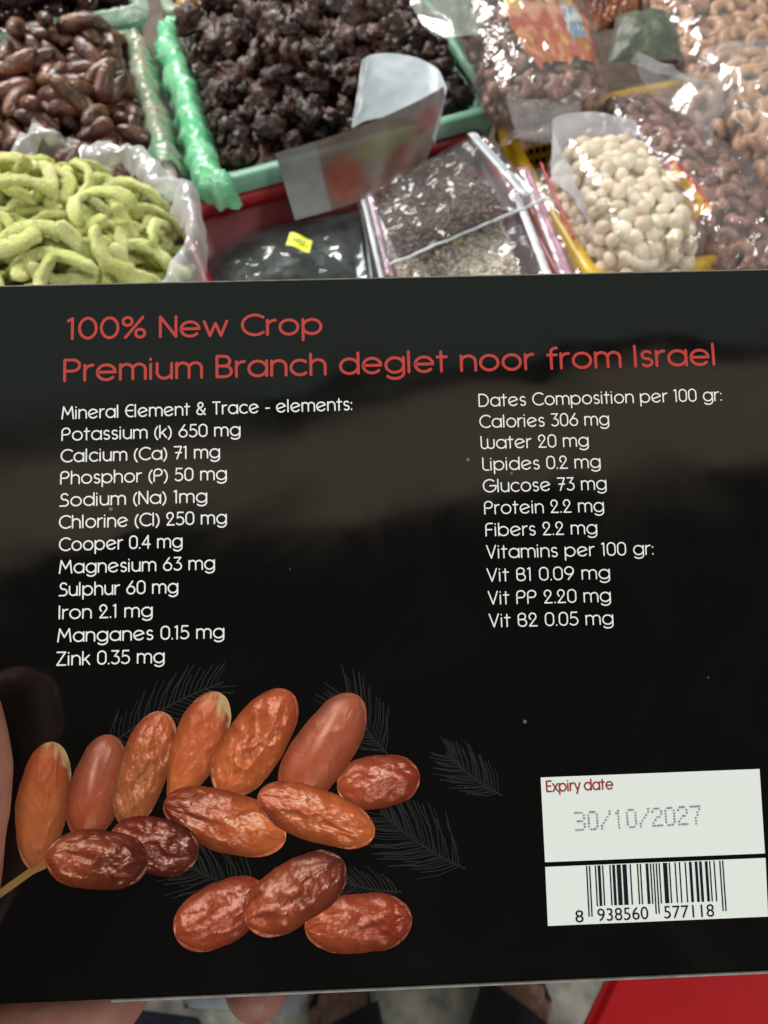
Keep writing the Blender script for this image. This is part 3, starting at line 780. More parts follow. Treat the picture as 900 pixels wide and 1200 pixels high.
def date_mesh(L, W, T, seed, m, wr=.10, nu=30, nv=20):
    """wrinkled oblong fruit along X, centred"""
    b = MB(); P_ = []
    for i in range(nu + 1):
        s = -math.cos(math.pi * i / nu)
        for k in range(nv):
            a = 2 * math.pi * k / nv
            w = max(0, 1 - abs(s) ** 2.5) ** .5 * (1 - .12 * s)
            q = Vector((s * 1.6, math.cos(a) * 1.1, math.sin(a) * 1.1)) + Vector((seed * 7.1, 0, 0))
            rd = 1 - abs(mnoise.noise(Vector((q.x * .8, q.y * 2.4, q.z * 2.4)))) * 2
            w *= 1 + wr * rd + wr * .6 * mnoise.noise(q * 3.2)
            P_.append(Vector((s * L, w * W * math.cos(a), w * T * math.sin(a) + .10 * L * s * s * math.sin(seed))))
    b.grid(P_, nv, nu + 1, True)
    return mesh('date', b.v, b.f, m)
def calyx_mesh(L, W, seed, m):
    b = MB(); r = random.Random(seed); P_ = []
    for i, (x, rr) in enumerate(((-L * .985, .34), (-L * 1.0, .36), (-L * 1.05, .22), (-L * 1.10, .10))):
        for k in range(8):
            a = 2 * math.pi * k / 8; q = rr * W * (1 + .25 * r.uniform(-1, 1))
            P_.append(Vector((x, q * math.cos(a), q * math.sin(a) + .10 * L * math.sin(seed))))
    b.grid(P_, 8, 4, True); b.f.append(tuple(range(24, 32)))
    return mesh('calyx', b.v, b.f, m)
def mound(name, label, cat, c4, base, m, bump, bs, n=70):
    """the deeper part of a heap: one lumpy body under the fruit that can be told apart"""
    c4 = [Vector(p) for p in c4]; P_ = []; b = MB()
    for j in range(n + 1):
        for i in range(n + 1):
            q = c4[0].lerp(c4[1], i / n).lerp(c4[3].lerp(c4[2], i / n), j / n)
            z = base(q.x, q.y) - bump * 1.2 + bump * (1 - 2 * mnoise.voronoi(Vector((q.x, q.y, 0)) * bs)[0][0])
            P_.append(Vector((q.x, q.y, z)))
    b.grid(P_, n + 1, n + 1)
    # closed body: skirt down to the crate floor
    rim = list(range(n + 1)) + [(k + 1) * (n + 1) - 1 for k in range(1, n + 1)] + [n * (n + 1) + k for k in range(n - 1, -1, -1)] + [k * (n + 1) for k in range(n - 1, 0, -1)]
    off = len(b.v)
    cc = sum(c4, Vector((0, 0))) / 4
    for k in rim: b.v.append(Vector((lerp(cc.x, b.v[k].x, .84), lerp(cc.y, b.v[k].y, .84), TZ + .009)))
    R_ = len(rim)
    for k in range(R_): b.f.append((rim[k], off + k, off + (k + 1) % R_, rim[(k + 1) % R_]))
    b.f.append(tuple(off + k for k in range(R_)))
    return tag(wobj(name, b.v, b.f, m), label, cat, kind='stuff')
def uv_in(c4, x, y):
    c4 = [Vector(p) for p in c4]; c = sum(c4, Vector((0, 0))) / 4
    e1 = ((c4[1] + c4[2]) - (c4[0] + c4[3])) / 4; e2 = ((c4[2] + c4[3]) - (c4[0] + c4[1])) / 4
    d = Vector((x, y)) - c; det = e1.x * e2.y - e1.y * e2.x
    return (d.x * e2.y - d.y * e2.x) / det, (e1.x * d.y - e1.y * d.x) / det
def fill(c4, base, protos, n, abc, name, label, cat, group, cand, seed, margin=.012, vis=None, scale=(.85, 1.15), tilt=.75, roll=True, q=65):
    r = random.Random(seed); ci = inset([Vector(p) for p in c4], margin)
    xs, ys = [p.x for p in ci], [p.y for p in ci]
    hp = Heap(min(xs) - .03, max(xs) + .03, min(ys) - .03, max(ys) + .03, base)
    done = 0; guard = 0
    while done < n and guard < n * 40:
        guard += 1; best = None
        for _ in range(cand):
            x, y = r.uniform(min(xs), max(xs)), r.uniform(min(ys), max(ys))
            if not inside(ci, x, y) or (vis and not vis(x, y)): continue
            h = hp.low(x, y)
            if best is None or h < best[0]: best = (h, x, y)
        if best is None: continue
        s = r.uniform(*scale); yaw = r.uniform(0, 2 * math.pi)
        mw = hp.drop(best[1], best[2], abc[0] * s, abc[1] * s, abc[2] * s, yaw, tilt, q)
        if mw is None: continue
        if roll: mw = mw @ Matrix.Rotation(r.uniform(0, 6.28), 4, 'X') @ Matrix.Rotation(r.uniform(-.25, .25), 4, 'Y')
        put(protos, mw, name, label, cat, group, s, r); done += 1
M['date_brown'] = mat('date_brown', (.175, .070, .036), (.042, .013, .009), .36, 55, .6, 240, .003, coat=.2, rand=.45, hue=.015)
M['date_dark'] = mat('date_dark', (.055, .012, .012), (.018, .005, .006), .2, 50, .2, 200, .002, coat=.4, rand=.3, hue=.012)
M['calyx'] = mat('calyx', (.42, .25, .10), (.25, .14, .06), .7, 200)
M['black_fruit'] = mat('black_fruit', (.072, .029, .021), (.017, .008, .0065), .30, 90, 1.0, 230, .004, coat=.10, rand=.5, spec=.4)
# brown dates in the worn crate
dp = []
for k in range(6):
    t = [date_mesh(.0195, .0080, .0076, k + 1, M['date_brown'], .105)]
    if k % 2 == 0: t.append(('calyx', calyx_mesh(.0195, .0080, k + 1, M['calyx'])))
    dp.append(t)
LCb = lambda x, y: .966 + .012 * (1 - uv_in(LC4, x, y)[0] ** 2) + .016 * uv_in(LC4, x, y)[1] - .012 * max(0, uv_in(LC4, x, y)[0] - .5)
LCi = inset([Vector(p) for p in LC4], .014)
mound('date_heap', 'brown dates lying deeper in the worn crate', 'dates', LCi, LCb, M['date_brown'], .008, 60)
visL = lambda x, y: x > -.36 + 0 * y
fill(LC4, LCb, dp, 235, (.0195, .0080, .0078), 'date', 'wrinkled brown date lying in the worn pinkish crate', 'date', 'brown dates in the worn crate', 6, 11, .022, visL, (.80, 1.06))
# larger dark dates behind them
dk = [[date_mesh(.0225, .0125, .012, k + 21, M['date_dark'], .06)] for k in range(4)]
ULb = lambda x, y: .985 + .012 * (1 - uv_in(UL4, x, y)[0] ** 2)
ULi = inset([Vector(p) for p in UL4], .014)
mound('date_heap', 'large dark dates lying deeper in the pale green crate', 'dates', ULi, ULb, M['date_dark'], .008, 45)
fill(UL4, ULb, dk, 60, (.0225, .0125, .012), 'date', 'large shiny dark date in the pale green crate', 'date', 'large dark dates in the pale green crate', 6, 12, .02, lambda x, y: x > -.46 and y < 1.02)
# yellow fruit in the crate at the top edge
M['yellow_fruit'] = mat('yellow_fruit', (.50, .26, .03), (.36, .16, .02), .4, 50, .4, 200, rand=.25)
yf = [[date_mesh(.012, .009, .008, k + 31, M['yellow_fruit'], .12)] for k in range(3)]
UMb = lambda x, y: .972
mound('fruit_heap', 'yellow dried fruit lying deeper in the crate at the top edge', 'dried fruit', inset([Vector(p) for p in UM4], .014), UMb, M['yellow_fruit'], .006, 70)
fill(UM4, UMb, yf, 70, (.012, .009, .008), 'dried_fruit', 'small yellow dried fruit in the crate at the top edge', 'dried fruit', 'yellow dried fruit at the top edge', 5, 13, .02, lambda x, y: y < 1.08 and x < -.06)
# black dried fruit heaped in the mint crate
def chunk_mesh(seed, m, R=.0115):
    b = bmesh.new(); bmesh.ops.create_icosphere(b, subdivisions=3, radius=1)
    r = random.Random(seed); sx, sy, sz = r.uniform(.8, 1.25), r.uniform(.6, .95), r.uniform(.45, .8)
    for v in b.verts:
        p = v.co + Vector((seed * 5.3, 0, 0))
        k = .80 + .55 * mnoise.noise(p * 1.3) + .50 * (1 - 2.4 * abs(mnoise.noise(p * 1.7))) + .22 * mnoise.noise(p * 4.5)
        v.co = Vector((v.co.x * sx * k, v.co.y * sy * k, v.co.z * sz * k)) * R
    me = bpy.data.meshes.new('dried_fruit'); b.to_mesh(me); b.free(); me.materials.append(m)
    me.polygons.foreach_set('use_smooth', [True] * len(me.polygons)); return me
bp = [[chunk_mesh(k + 1, M['black_fruit'], .0104)] for k in range(14)]
def GCb(x, y):
    u, v = uv_in(GC4, x, y)
    return .966 + .055 * max(0, 1 - .9 * u * u) * max(0, 1 - max(0, -v) ** 2 * .98) + .012 * v
GCi = inset([Vector(p) for p in GC4], .014)
mound('fruit_heap', 'black dried fruit lying deeper in the mint green crate', 'dried fruit', GCi, GCb, M['black_fruit'], .010, 85)
mound_bits = None
fill(GC4, GCb, bp, 300, (.0102, .0080, .0064), 'dried_fruit', 'black wrinkled piece of dried fruit heaped in the mint green crate', 'dried fruit', 'black dried fruit in the mint green crate', 9, 14, .026, lambda x, y: y < .93, (.75, 1.25), 1.0, True, 60)
M['crumb'] = M['black_fruit']

# ---------------------------------------------------------------- green strips in a clear bag
M['strip'] = mat('strip', (.86, .87, .42), (.66, .70, .22), .9, 45, 1.0, 700, .004, rand=.12, hue=.012, sss=.1, spec=.25)
M['bag_film'] = film('bag_film', .36, (.88, .89, .92), .7, .12, 1.6, 45, .006)
def strip_mesh(seed, m):
    r = random.Random(seed); L = r.uniform(.022, .036); cv = r.choice((-1, 1)) * r.uniform(.5, 3.6); tw = r.uniform(-1.3, 1.3); lift = r.uniform(-.010, .016)
    w, h = r.uniform(.0040, .0058), r.uniform(.0028, .0040); n = 26; P_ = []; b = MB(); nv = 12
    pos = Vector((0, 0, 0)); pts = []
    for i in range(n + 1):
        a = cv * (i / n - .5); pts.append(pos.copy()); pos += Vector((math.cos(a), math.sin(a), 0)) * (2 * L / n)
    c = sum(pts, Vector()) / len(pts)
    for i in range(n + 1):
        a = cv * (i / n - .5); t = Vector((math.cos(a), math.sin(a), 0)); nr = Vector((-math.sin(a), math.cos(a), 0))
        s = i / n * 2 - 1; e = max(.3, (1 - abs(s) ** 22) ** .5) * (.9 + .18 * mnoise.noise(Vector((s * 2.2, seed, 0)))); phi = tw * s
        for k in range(nv):
            q = 2 * math.pi * k / nv; cx, sy = math.cos(q), math.sin(q)
            cx = math.copysign(abs(cx) ** .7, cx); sy = math.copysign(abs(sy) ** .7, sy)
            dx, dz = cx * w * e, sy * h * e
            p = pts[i] - c + nr * (dx * math.cos(phi) - dz * math.sin(phi)) + Vector((0, 0, dx * math.sin(phi) + dz * math.cos(phi) + lift * (1 - s * s)))
            p += (nr * cx + Vector((0, 0, sy))) * (mnoise.noise(p * 420 + Vector((seed, 0, 0))) * .0009 + mnoise.noise(p * 130 + Vector((seed, 3, 0))) * .0013)
            P_.append(p)
    b.grid(P_, nv, n + 1, True); b.f.append(tuple(range(nv))[::-1]); b.f.append(tuple(n * nv + k for k in range(nv)))
    return mesh('strip', b.v, b.f, m)
SC = Vector((-.262, .475)); SR = .125
def SB(x, y):
    d = (Vector((x, y)) - SC).length / SR
    return .955 + .055 * max(0, 1 - d * d)
sq = [(SC.x + SR * .93 * math.cos(a), SC.y + SR * .93 * math.sin(a)) for a in (math.radians(k) for k in (225, 315, 45, 135))]
sp_ = [[strip_mesh(k + 1, M['strip'])] for k in range(10)]
P_ = []; b = MB(); 
for j in range(30):
    for i in range(40):
        rr = SR * .86 * j / 29; a = 2 * math.pi * i / 40
        x, y = SC.x + rr * math.cos(a), SC.y + rr * math.sin(a)
        P_.append(Vector((x, y, SB(x, y) - .012 + .006 * mnoise.noise(Vector((x, y, 0)) * 90))))
b.grid(P_, 40, 30, True)
off = len(b.v); rim_ = [29 * 40 + i for i in range(40)]
b.v += [Vector((SC.x + .07 * math.cos(2 * math.pi * i / 40), SC.y + .07 * math.sin(2 * math.pi * i / 40), TZ + .006)) for i in range(40)]
for i in range(40): b.f.append((rim_[i], off + i, off + (i + 1) % 40, rim_[(i + 1) % 40]))
b.f.append(tuple(off + i for i in range(40)))
tag(wobj('strip_heap', b.v, b.f, M['strip']), 'pale green strips lying deeper in the open clear bag', 'dried fruit', kind='stuff')
sq2 = [(SC.x - SR, SC.y - SR), (SC.x + SR, SC.y - SR), (SC.x + SR, SC.y + SR), (SC.x - SR, SC.y + SR)]
fill(sq2, SB, sp_, 270, (.030, .0075, .0044), 'dried_fruit_strip', 'sugared pale green strip piled in the open clear bag', 'dried fruit', 'pale green strips in the open bag', 7, 15, 0,
     lambda x, y: (Vector((x, y)) - SC).length < SR * .80, (.8, 1.2), .9, False, 48)
b = MB(); P_ = []
prof = [(.07, TZ + .002), (.095, .885), (.112, .92), (.123, .955), (.128, .985), (.126, 1.003), (.120, 1.012), (.113, 1.006), (.108, .992)]
for h, (rr, z) in enumerate(prof):
    for i in range(140):
        a = 2 * math.pi * i / 140
        f = h / (len(prof) - 1)
        k = mnoise.noise(Vector((math.cos(a) * 4, math.sin(a) * 4, f * 1.5))) * .010 + mnoise.noise(Vector((math.cos(a) * 16, math.sin(a) * 16, f * 5))) * .006 + (1 - 2 * abs(mnoise.noise(Vector((math.cos(a) * 11 + 5, math.sin(a) * 11, f * 3))))) * .004
        R2 = rr + k * f * 1.3
        peak = .016 * math.exp(-((a - 1.62) / .16) ** 2) * f + .010 * math.exp(-((a - .7) / .5) ** 2) * f
        P_.append(Vector((SC.x + R2 * math.cos(a), SC.y + R2 * math.sin(a), z + k * f + peak)))
b.grid(P_, 140, len(prof), True)
tag(wobj('plastic_bag', b.v, b.f, M['bag_film']), 'open clear plastic bag full of pale green sugared strips', 'bag')

# ---------------------------------------------------------------- bags of nuts
def superell(fr, hu, hv, hw, U_, V_, e=3.2, e2=3.2):
    """point on a cushion-shaped body; U_: angle round the long axis, V_: -1..1 along it"""
    c, u, v, w = fr
    s = max(0, 1 - abs(V_) ** e2) ** (1 / e2)
    cx, sy = math.cos(U_), math.sin(U_)
    k = (abs(cx) ** e + abs(sy) ** e) ** (-1 / e)
    return c + v * hv * V_ + u * hu * cx * k * (.18 * (1 - s) + s) + w * hw * sy * k * s
def frame(c, v, tilt=0):
    """frame with long axis v (horizontal), tilted so that its far end rises"""
    v = Vector((v[0], v[1], 0)).normalized(); u = Vector((v.y, -v.x, 0)); w = Vector((0, 0, 1))
    R_ = Matrix.Rotation(tilt, 3, u)
    return Vector(c), u, R_ @ v, R_ @ w
def nut_bag(label, fr, hu, hv, hw, protos, n, inset_, nut, nlabel, ncat, ngroup, fm, cm, seed, cell, e=3.2, e2=3.2, lo=-.35, labelpatch=None, vr=(-.93, .93), crease=.004):
    r = random.Random(seed); c, u, v, w = fr
    # the nuts that can be seen, spread over the sides one can look at
    pts = []
    tries = 0
    while len(pts) < n and tries < n * 6:
        tries += 1; best = None
        for _ in range(9):
            A, V_ = r.uniform(-.75, math.pi + .75), r.uniform(*vr)
            p = superell(fr, hu - inset_, hv - inset_, hw - inset_, A, V_, e, e2)
            d = min([(p - q[0]).length for q in pts], default=9)
            if best is None or d > best[0]: best = (d, p, A, V_)
        p, A, V_ = best[1:]
        du = (superell(fr, hu, hv, hw, A + .02, V_, e, e2) - superell(fr, hu, hv, hw, A - .02, V_, e, e2)).normalized()
        dv = (superell(fr, hu, hv, hw, A, min(.99, V_ + .02), e, e2) - superell(fr, hu, hv, hw, A, V_ - .02, e, e2)).normalized()
        nn = du.cross(dv).normalized()
        if nn.dot(p - c) < 0: nn = -nn
        pts.append((p, nn))
    for p, nn in pts:
        x = nn.orthogonal().normalized(); y = nn.cross(x)
        mw = Matrix(((x.x, y.x, nn.x, p.x), (x.y, y.y, nn.y, p.y), (x.z, y.z, nn.z, p.z), (0, 0, 0, 1)))
        mw = mw @ Matrix.Rotation(r.uniform(0, 6.28), 4, 'Z') @ Matrix.Rotation(r.uniform(-.5, .5), 4, 'X') @ Matrix.Translation((0, 0, r.uniform(-.002, .001)))
        put(protos, mw, nut, nlabel, ncat, ngroup, r.uniform(.86, 1.14), r)
    # deeper nuts
    b = MB(); k_ = inset_ * 1.55; P_ = []
    for j in range(41):
        for i in range(64):
            q = superell(fr, hu - k_, hv - k_, hw - k_, 2 * math.pi * i / 64, -1 + 2 * j / 40, e, e2)
            d_ = (q - c).normalized(); P_.append(q + d_ * (.5 - mnoise.voronoi(q / cell)[0][0]) * cell * .5)
    b.grid(P_, 64, 41, True)
    tag(wobj('nut_filling', b.v, b.f, cm), nlabel.split(' in ')[0] + 's deeper in ' + ' in '.join(nlabel.split(' in ')[1:]), ncat, kind='stuff')
    # film drawn tight over them
    b = MB(); P_ = []
    NU, NV = 150, 110
    def fp(A, V_, extra=0):
        q = superell(fr, hu, hv, hw, A, V_, e, e2); d_ = (q - c).normalized()
        k = (.42 - mnoise.voronoi(q / cell)[0][0]) * cell * .22
        k += (1 - 2 * abs(mnoise.noise(q * 55))) * crease * .5 + mnoise.noise(q * 23) * crease
        return q + d_ * (k + .0012 + extra)
    for j in range(NV + 1):
        for i in range(NU): P_.append(fp(2 * math.pi * i / NU, -1 + 2 * j / NV))
    b.grid(P_, NU, NV + 1, True)
    bag = tag(wobj('plastic_bag', b.v, b.f, fm), label, 'bag')
    # sealed flat ends
    for sg in (-1, 1):
        b = MB(); P_ = []
        for j in range(8):
            for i in range(40):
                t = i / 39 * 2 - 1
                q = c + v * (hv * (.96 + .022 * j) * sg) + u * hu * (.30 + .10 * j) * t + w * (mnoise.noise(Vector((t * 4, j * .3, seed))) * .016 * j / 7 - .004)
                P_.append(q)
        b.grid(P_, 40, 8); b.v = [q - Vector(bag.location) for q in b.v]
        obj('seal', mesh('seal', b.v, b.f, fm), bag)
    if labelpatch:
        for a0, a1, v0_, v1_, colf in labelpatch:
            b = MB(); P_ = []; C_ = []
            for j in range(61):
                for i in range(61):
                    A, V_ = lerp(a0, a1, i / 60), lerp(v0_, v1_, j / 60)
                    P_.append(fp(A, V_, -.0010)); C_.append(colf(i / 60, j / 60))
            b.grid(P_, 61, 61)
            nf = []
            for f in b.f:      # rounded outline
                i, j = f[0] % 61 / 60 * 2 - 1, f[0] // 61 / 60 * 2 - 1
                if abs(i) ** 4 + abs(j) ** 4 < .92 + .4 * mnoise.noise(Vector((i * 4, j * 4, 0))): nf.append(f)
            o = obj('printed_label', mesh('printed_label', [q - Vector(bag.location) for q in b.v], nf, M['label_print']), bag)
            at_ = o.data.color_attributes.new('print', 'FLOAT_COLOR', 'POINT')
            at_.data.foreach_set('color', np.array([(*q, 1) for q in C_], np.float32).ravel())
    return bag
def lp():
    m, nt, N, L, B = nt_of('label_print')
    a = N.new('ShaderNodeVertexColor'); a.layer_name = 'print'; L.new(a.outputs[0], B.inputs['Base Color']); B.inputs['Roughness'].default_value = .2
    return m
M['label_print'] = lp()
def cashew_mesh(seed, m, R=.0072, r0=.0042, span=3.6):
    r = random.Random(seed); pts, rad = [], []
    for k in range(13):
        t = k / 12; a = (t - .5) * span
        pts.append(Vector((R * math.cos(a), R * math.sin(a) * 1.15, r.uniform(-.0002, .0002)))); rad.append(r0 * (.72 + .42 * math.sin(math.pi * t)) * r.uniform(.96, 1.04))
    cc = sum(pts, Vector()) / 13
    b = MB(); b.tube([p - cc for p in pts], rad, 12, True, 1.0, (0, 0, 1))
    return mesh('cashew', b.v, b.f, m)
def round_nut(seed, m, R=.0072):
    b = bmesh.new(); bmesh.ops.create_icosphere(b, subdivisions=3, radius=1)
    for v in b.verts:
        p = v.co + Vector((seed * 3.7, 0, 0)); k = 1 + .14 * mnoise.noise(p * 1.2) - .10 * math.exp(-(v.co.x / .14) ** 2) * max(0, v.co.z)
        v.co = Vector((v.co.x * 1.12 * k, v.co.y * .95 * k, v.co.z * .85 * k)) * R
    me = bpy.data.meshes.new('nut'); b.to_mesh(me); b.free(); me.materials.append(m)
    me.polygons.foreach_set('use_smooth', [True] * len(me.polygons)); return me
M['nut_white'] = mat('nut_white', (.80, .73, .53), (.68, .56, .36), .5, 90, .25, 300, .001, rand=.16, hue=.01, sss=.1)
M['nut_brown'] = mat('nut_brown', (.34, .19, .145), (.13, .062, .045), .42, 120, .5, 300, .002, rand=.35, hue=.01)
M['nut_tan'] = mat('nut_tan', (.50, .29, .155), (.36, .18, .085), .45, 90, .3, 260, .001, rand=.18, hue=.008)
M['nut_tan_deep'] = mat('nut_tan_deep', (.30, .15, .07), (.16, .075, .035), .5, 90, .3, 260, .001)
M['film_tight'] = film('film_tight', .07, (.88, .86, .90), .13, .10, .8, 70, .004)
M['film_brown'] = film('film_brown', .06, (.84, .80, .80), .34, .07, 1.5, 70, .005)
M['film_clear'] = film('film_clear', .10, (.88, .89, .92), .16, .14, .7, 30, .006)
M['film_green'] = film('film_green', .22, (.66, .76, .70), .4, .2, .6, 25, .006)
M['film_milky'] = film('film_milky', .48, (.82, .83, .88), .16, .2, .5, 25, .006)
wn = [[round_nut(k + 1, M['nut_white'], .0063)] for k in range(5)]
bn = [[cashew_mesh(k + 11, M['nut_brown'], .0066, .0044, 3.2 + .2 * k)] for k in range(5)]
tn = [[cashew_mesh(k + 21, M['nut_tan'], .0080, .0048, 3.0 + .25 * k)] for k in range(5)]
nut_bag('clear bag packed with whitish round nuts, standing at the left of the yellow basket', frame((.187, .550, .950), (-.28, .96), .14), .041, .073, .072, wn, 295, .0060, 'white_nut',
        'pale round nut in the clear bag left in the yellow basket', 'nut', 'whitish nuts in the clear bag', M['film_tight'], M['nut_white'], 3, .0125, 5, 5, vr=(-1, 1), crease=.0015)
def colA(i, j):
    n1, n2 = mnoise.noise(Vector((i * 8, j * 8, 1))), mnoise.noise(Vector((i * 15, j * 15, 4)))
    if j > .46 + .08 * n1:
        if i > .80 + .12 * n1: return (.55, .40, .04)
        return (.30 + .2 * n1, .33 + .15 * n1, .19) if n2 > -.12 else (.30, .09, .05)
    if j < .24 + .2 * n2 and n2 > -.12: return (.40, .085 + .06 * (n1 > .1), .04)
    if .1 < i < .34 and .18 < j < .44 : return (.55, .66, .68) if n2 > -.05 else (.2, .3, .4)
    return (.52, .24 + .16 * n1, .15 + .12 * n2) if n1 > -.12 else (.36, .09, .06)
nut_bag('big clear bag of brown nuts with an orange printed label, leaning over the mint crate', frame((.126, .805, 1.026), (-.10, 1), .10), .058, .165, .034, bn, 150, .0072, 'brown_nut',
        'brown skinned nut in the big bag with the orange label', 'nut', 'brown nuts in the bag with the orange label', M['film_brown'], M['nut_brown'], 5, .015, 3, 4,
        labelpatch=[(.80, 2.0, -.84, .30, colA)], vr=(-1, .8), crease=.005)
def colB(i, j):
    if abs(i - .5) > .40 or abs(j - .5) > .42: return (.5, .05, .03)
    return (.58, .35, .02) if mnoise.noise(Vector((i * 9, j * 12, 2))) < .32 else (.12, .07, .03)
nut_bag('long crinkled bag of brown nuts with a yellow label, behind the whitish nuts', frame((.253, .604, .958), (-.324, .946), .05), .044, .122, .050, bn, 145, .0072, 'brown_nut',
        'brown skinned nut in the long bag with the yellow label', 'nut', 'brown nuts in the bag with the yellow label', M['film_brown'], M['nut_brown'], 6, .015, 3.4, 4,
        labelpatch=[(2.05, 2.85, -.60, -.06, colB)], vr=(-1, 1), crease=.006)
def colC(i, j):
    if j < .16 or j > .86 or i < .08: return (.10, .30, .06)
    return (.70, .44, .03) if mnoise.noise(Vector((i * 8, j * 8, 7))) < .2 else (.62, .25, .03)
nut_bag('bag of roasted tan cashews with a yellow and green label in the top right corner', frame((.352, .845, .985), (-.2, .98), .22), .075, .125, .04, tn, 140, .0076, 'cashew',
        'tan cashew in the bag in the top right corner', 'nut', 'cashews in the top right bag', M['film_tight'], M['nut_tan_deep'], 7, .019, 3.4, 4,
        labelpatch=[(.35, 1.35, -.86, -.45, colC)], vr=(-1, .6), crease=.003)
nut_bag('bag of tan cashews at the right edge, behind the long bag of brown nuts', frame((.352, .655, .975), (-.324, .946), .12), .046, .115, .045, tn, 110, .0076, 'cashew',
        'tan cashew in the bag at the right edge', 'nut', 'cashews in the bag at the right edge', M['film_clear'], M['nut_tan_deep'], 8, .019, 3.2, 4, vr=(-1, 1), crease=.005)

# ---------------------------------------------------------------- loose film, pouches
def sheet(name, rows, m, nu, nv, noise_amp=.004, ns=40, parent=None, seed=0):
    """smooth surface through rows of world points"""
    g = [spline(r, nu) for r in rows]
    colsP = [spline([g[j][i] for j in range(len(rows))], nv) for i in range(nu + 1)]
    P_ = []
    for j in range(nv + 1):
        for i in range(nu + 1):
            q = colsP[i][j]
            P_.append(q + Vector((1, -1, 1)) * .58 * (mnoise.noise(q * ns + Vector((seed, 0, 0))) * noise_amp + (1 - 2 * abs(mnoise.noise(q * ns * 1.7 + Vector((seed, 7, 0))))) * noise_amp * .5))
    b = MB(); b.grid(P_, nu + 1, nv + 1)
    return wobj(name, b.v, b.f, m, parent)
wb = [o for o in col.objects if o.get('label', '').startswith('clear bag packed')][0]
sheet('open_mouth', [[camP(694, 268, .556), camP(672, 235, .572), camP(647, 205, .596), camP(652, 180, .615), camP(700, 165, .634), camP(748, 160, .636)],
                     [camP(688, 246, .552), camP(668, 200, .570), camP(648, 155, .590), camP(654, 136, .606), camP(698, 131, .626), camP(745, 141, .632)]], M['film_milky'], 40, 10, .002, 50, wb)
bd = [o for o in col.objects if o.get('label', '').startswith('bag of tan cashews at')][0]
sheet('loose_end', [[camP(830, 175, .64), camP(790, 130, .66), camP(742, 85, .68)], [camP(848, 120, .64), camP(800, 85, .66), camP(740, 62, .68)], [camP(862, 80, .65), camP(812, 95, .655), camP(735, 75, .67)]], M['film_clear'], 30, 24, .008, 30, bd)
ba = [o for o in col.objects if o.get('label', '').startswith('big clear bag')][0]
sheet('loose_end', [[camP(592, 112, .632), camP(640, 120, .632), camP(690, 108, .635)], [camP(598, 140, .625), camP(638, 146, .625), camP(680, 130, .63)], [camP(604, 162, .622), camP(638, 170, .622), camP(668, 155, .628)]], M['film_clear'], 24, 14, .006, 40, ba)
o = sheet('plastic_bag', [[camP(478, -10, .71), camP(510, -12, .705), camP(570, -10, .70)], [camP(488, 18, .69), camP(520, 16, .685), camP(566, 14, .68)], [camP(508, 44, .675), camP(530, 45, .67), camP(566, 40, .665)]], M['film_green'], 24, 18, .006, 35)
tag(o, 'empty end of a clear bag lying on the black dried fruit', 'bag')
M['leaf_green'] = mat('packet_green', (.095, .11, .08), (.055, .07, .048), .5, 25, .2, 60, .004)
M['packet_orange'] = mat('packet_orange', (.30, .085, .025), (.12, .03, .012), .35, 60, .6, 90, .004)
def cushion(name, c4, th, m, label, cat, lump=.003, ls=60, kind=None, parent=None, n=44, pw=.5, zoff=0):
    """closed cushion over four world corners"""
    c4 = [Vector(p) for p in c4]; b = MB(); top, bot = [], []
    nn = (c4[1] - c4[0]).cross(c4[3] - c4[0]).normalized()
    for j in range(n + 1):
        for i in range(n + 1):
            u, v = i / n, j / n
            q = c4[0].lerp(c4[1], u).lerp(c4[3].lerp(c4[2], u), v)
            h = max(0, 16 * u * (1 - u) * v * (1 - v)) ** pw
            l = fb(q + Vector((zoff, 0, 0)), ls, 4) * lump + (1 - 2 * abs(mnoise.noise(q * ls * .8))) * lump * .7
            top.append(q + nn * (th * h + l * (.3 + h))); bot.append(q - nn * (th * .35 * h) + nn * l * .3)
    b.grid(top, n + 1, n + 1); k = len(b.v); b.grid(bot, n + 1, n + 1)
    for f in range(len(b.f) // 2, len(b.f)): b.f[f] = b.f[f][::-1]
    rim = list(range(n + 1)) + [(q + 1) * (n + 1) - 1 for q in range(1, n + 1)] + [n * (n + 1) + q for q in range(n - 1, -1, -1)] + [q * (n + 1) for q in range(n - 1, 0, -1)]
    for q in range(len(rim)): a, c_ = rim[q], rim[(q + 1) % len(rim)]; b.f.append((c_, a, k + a, k + c_))
    o = wobj(name, b.v, b.f, m, parent)
    if label: tag(o, label, cat, kind=kind)
    return o
cushion('packet', [at(712, 75, .99), at(800, 70, .99), at(790, 15, 1.0), at(722, 18, 1.0)], .014, M['leaf_green'], 'green packet lying between the orange label and the tan cashews', 'packet')
cushion('packet', [at(668, 40, .99), at(745, 32, .99), at(760, -25, 1.0), at(690, -25, 1.0)], .016, M['packet_orange'], 'dark orange packet at the top edge behind the orange label', 'packet', .006, 80)

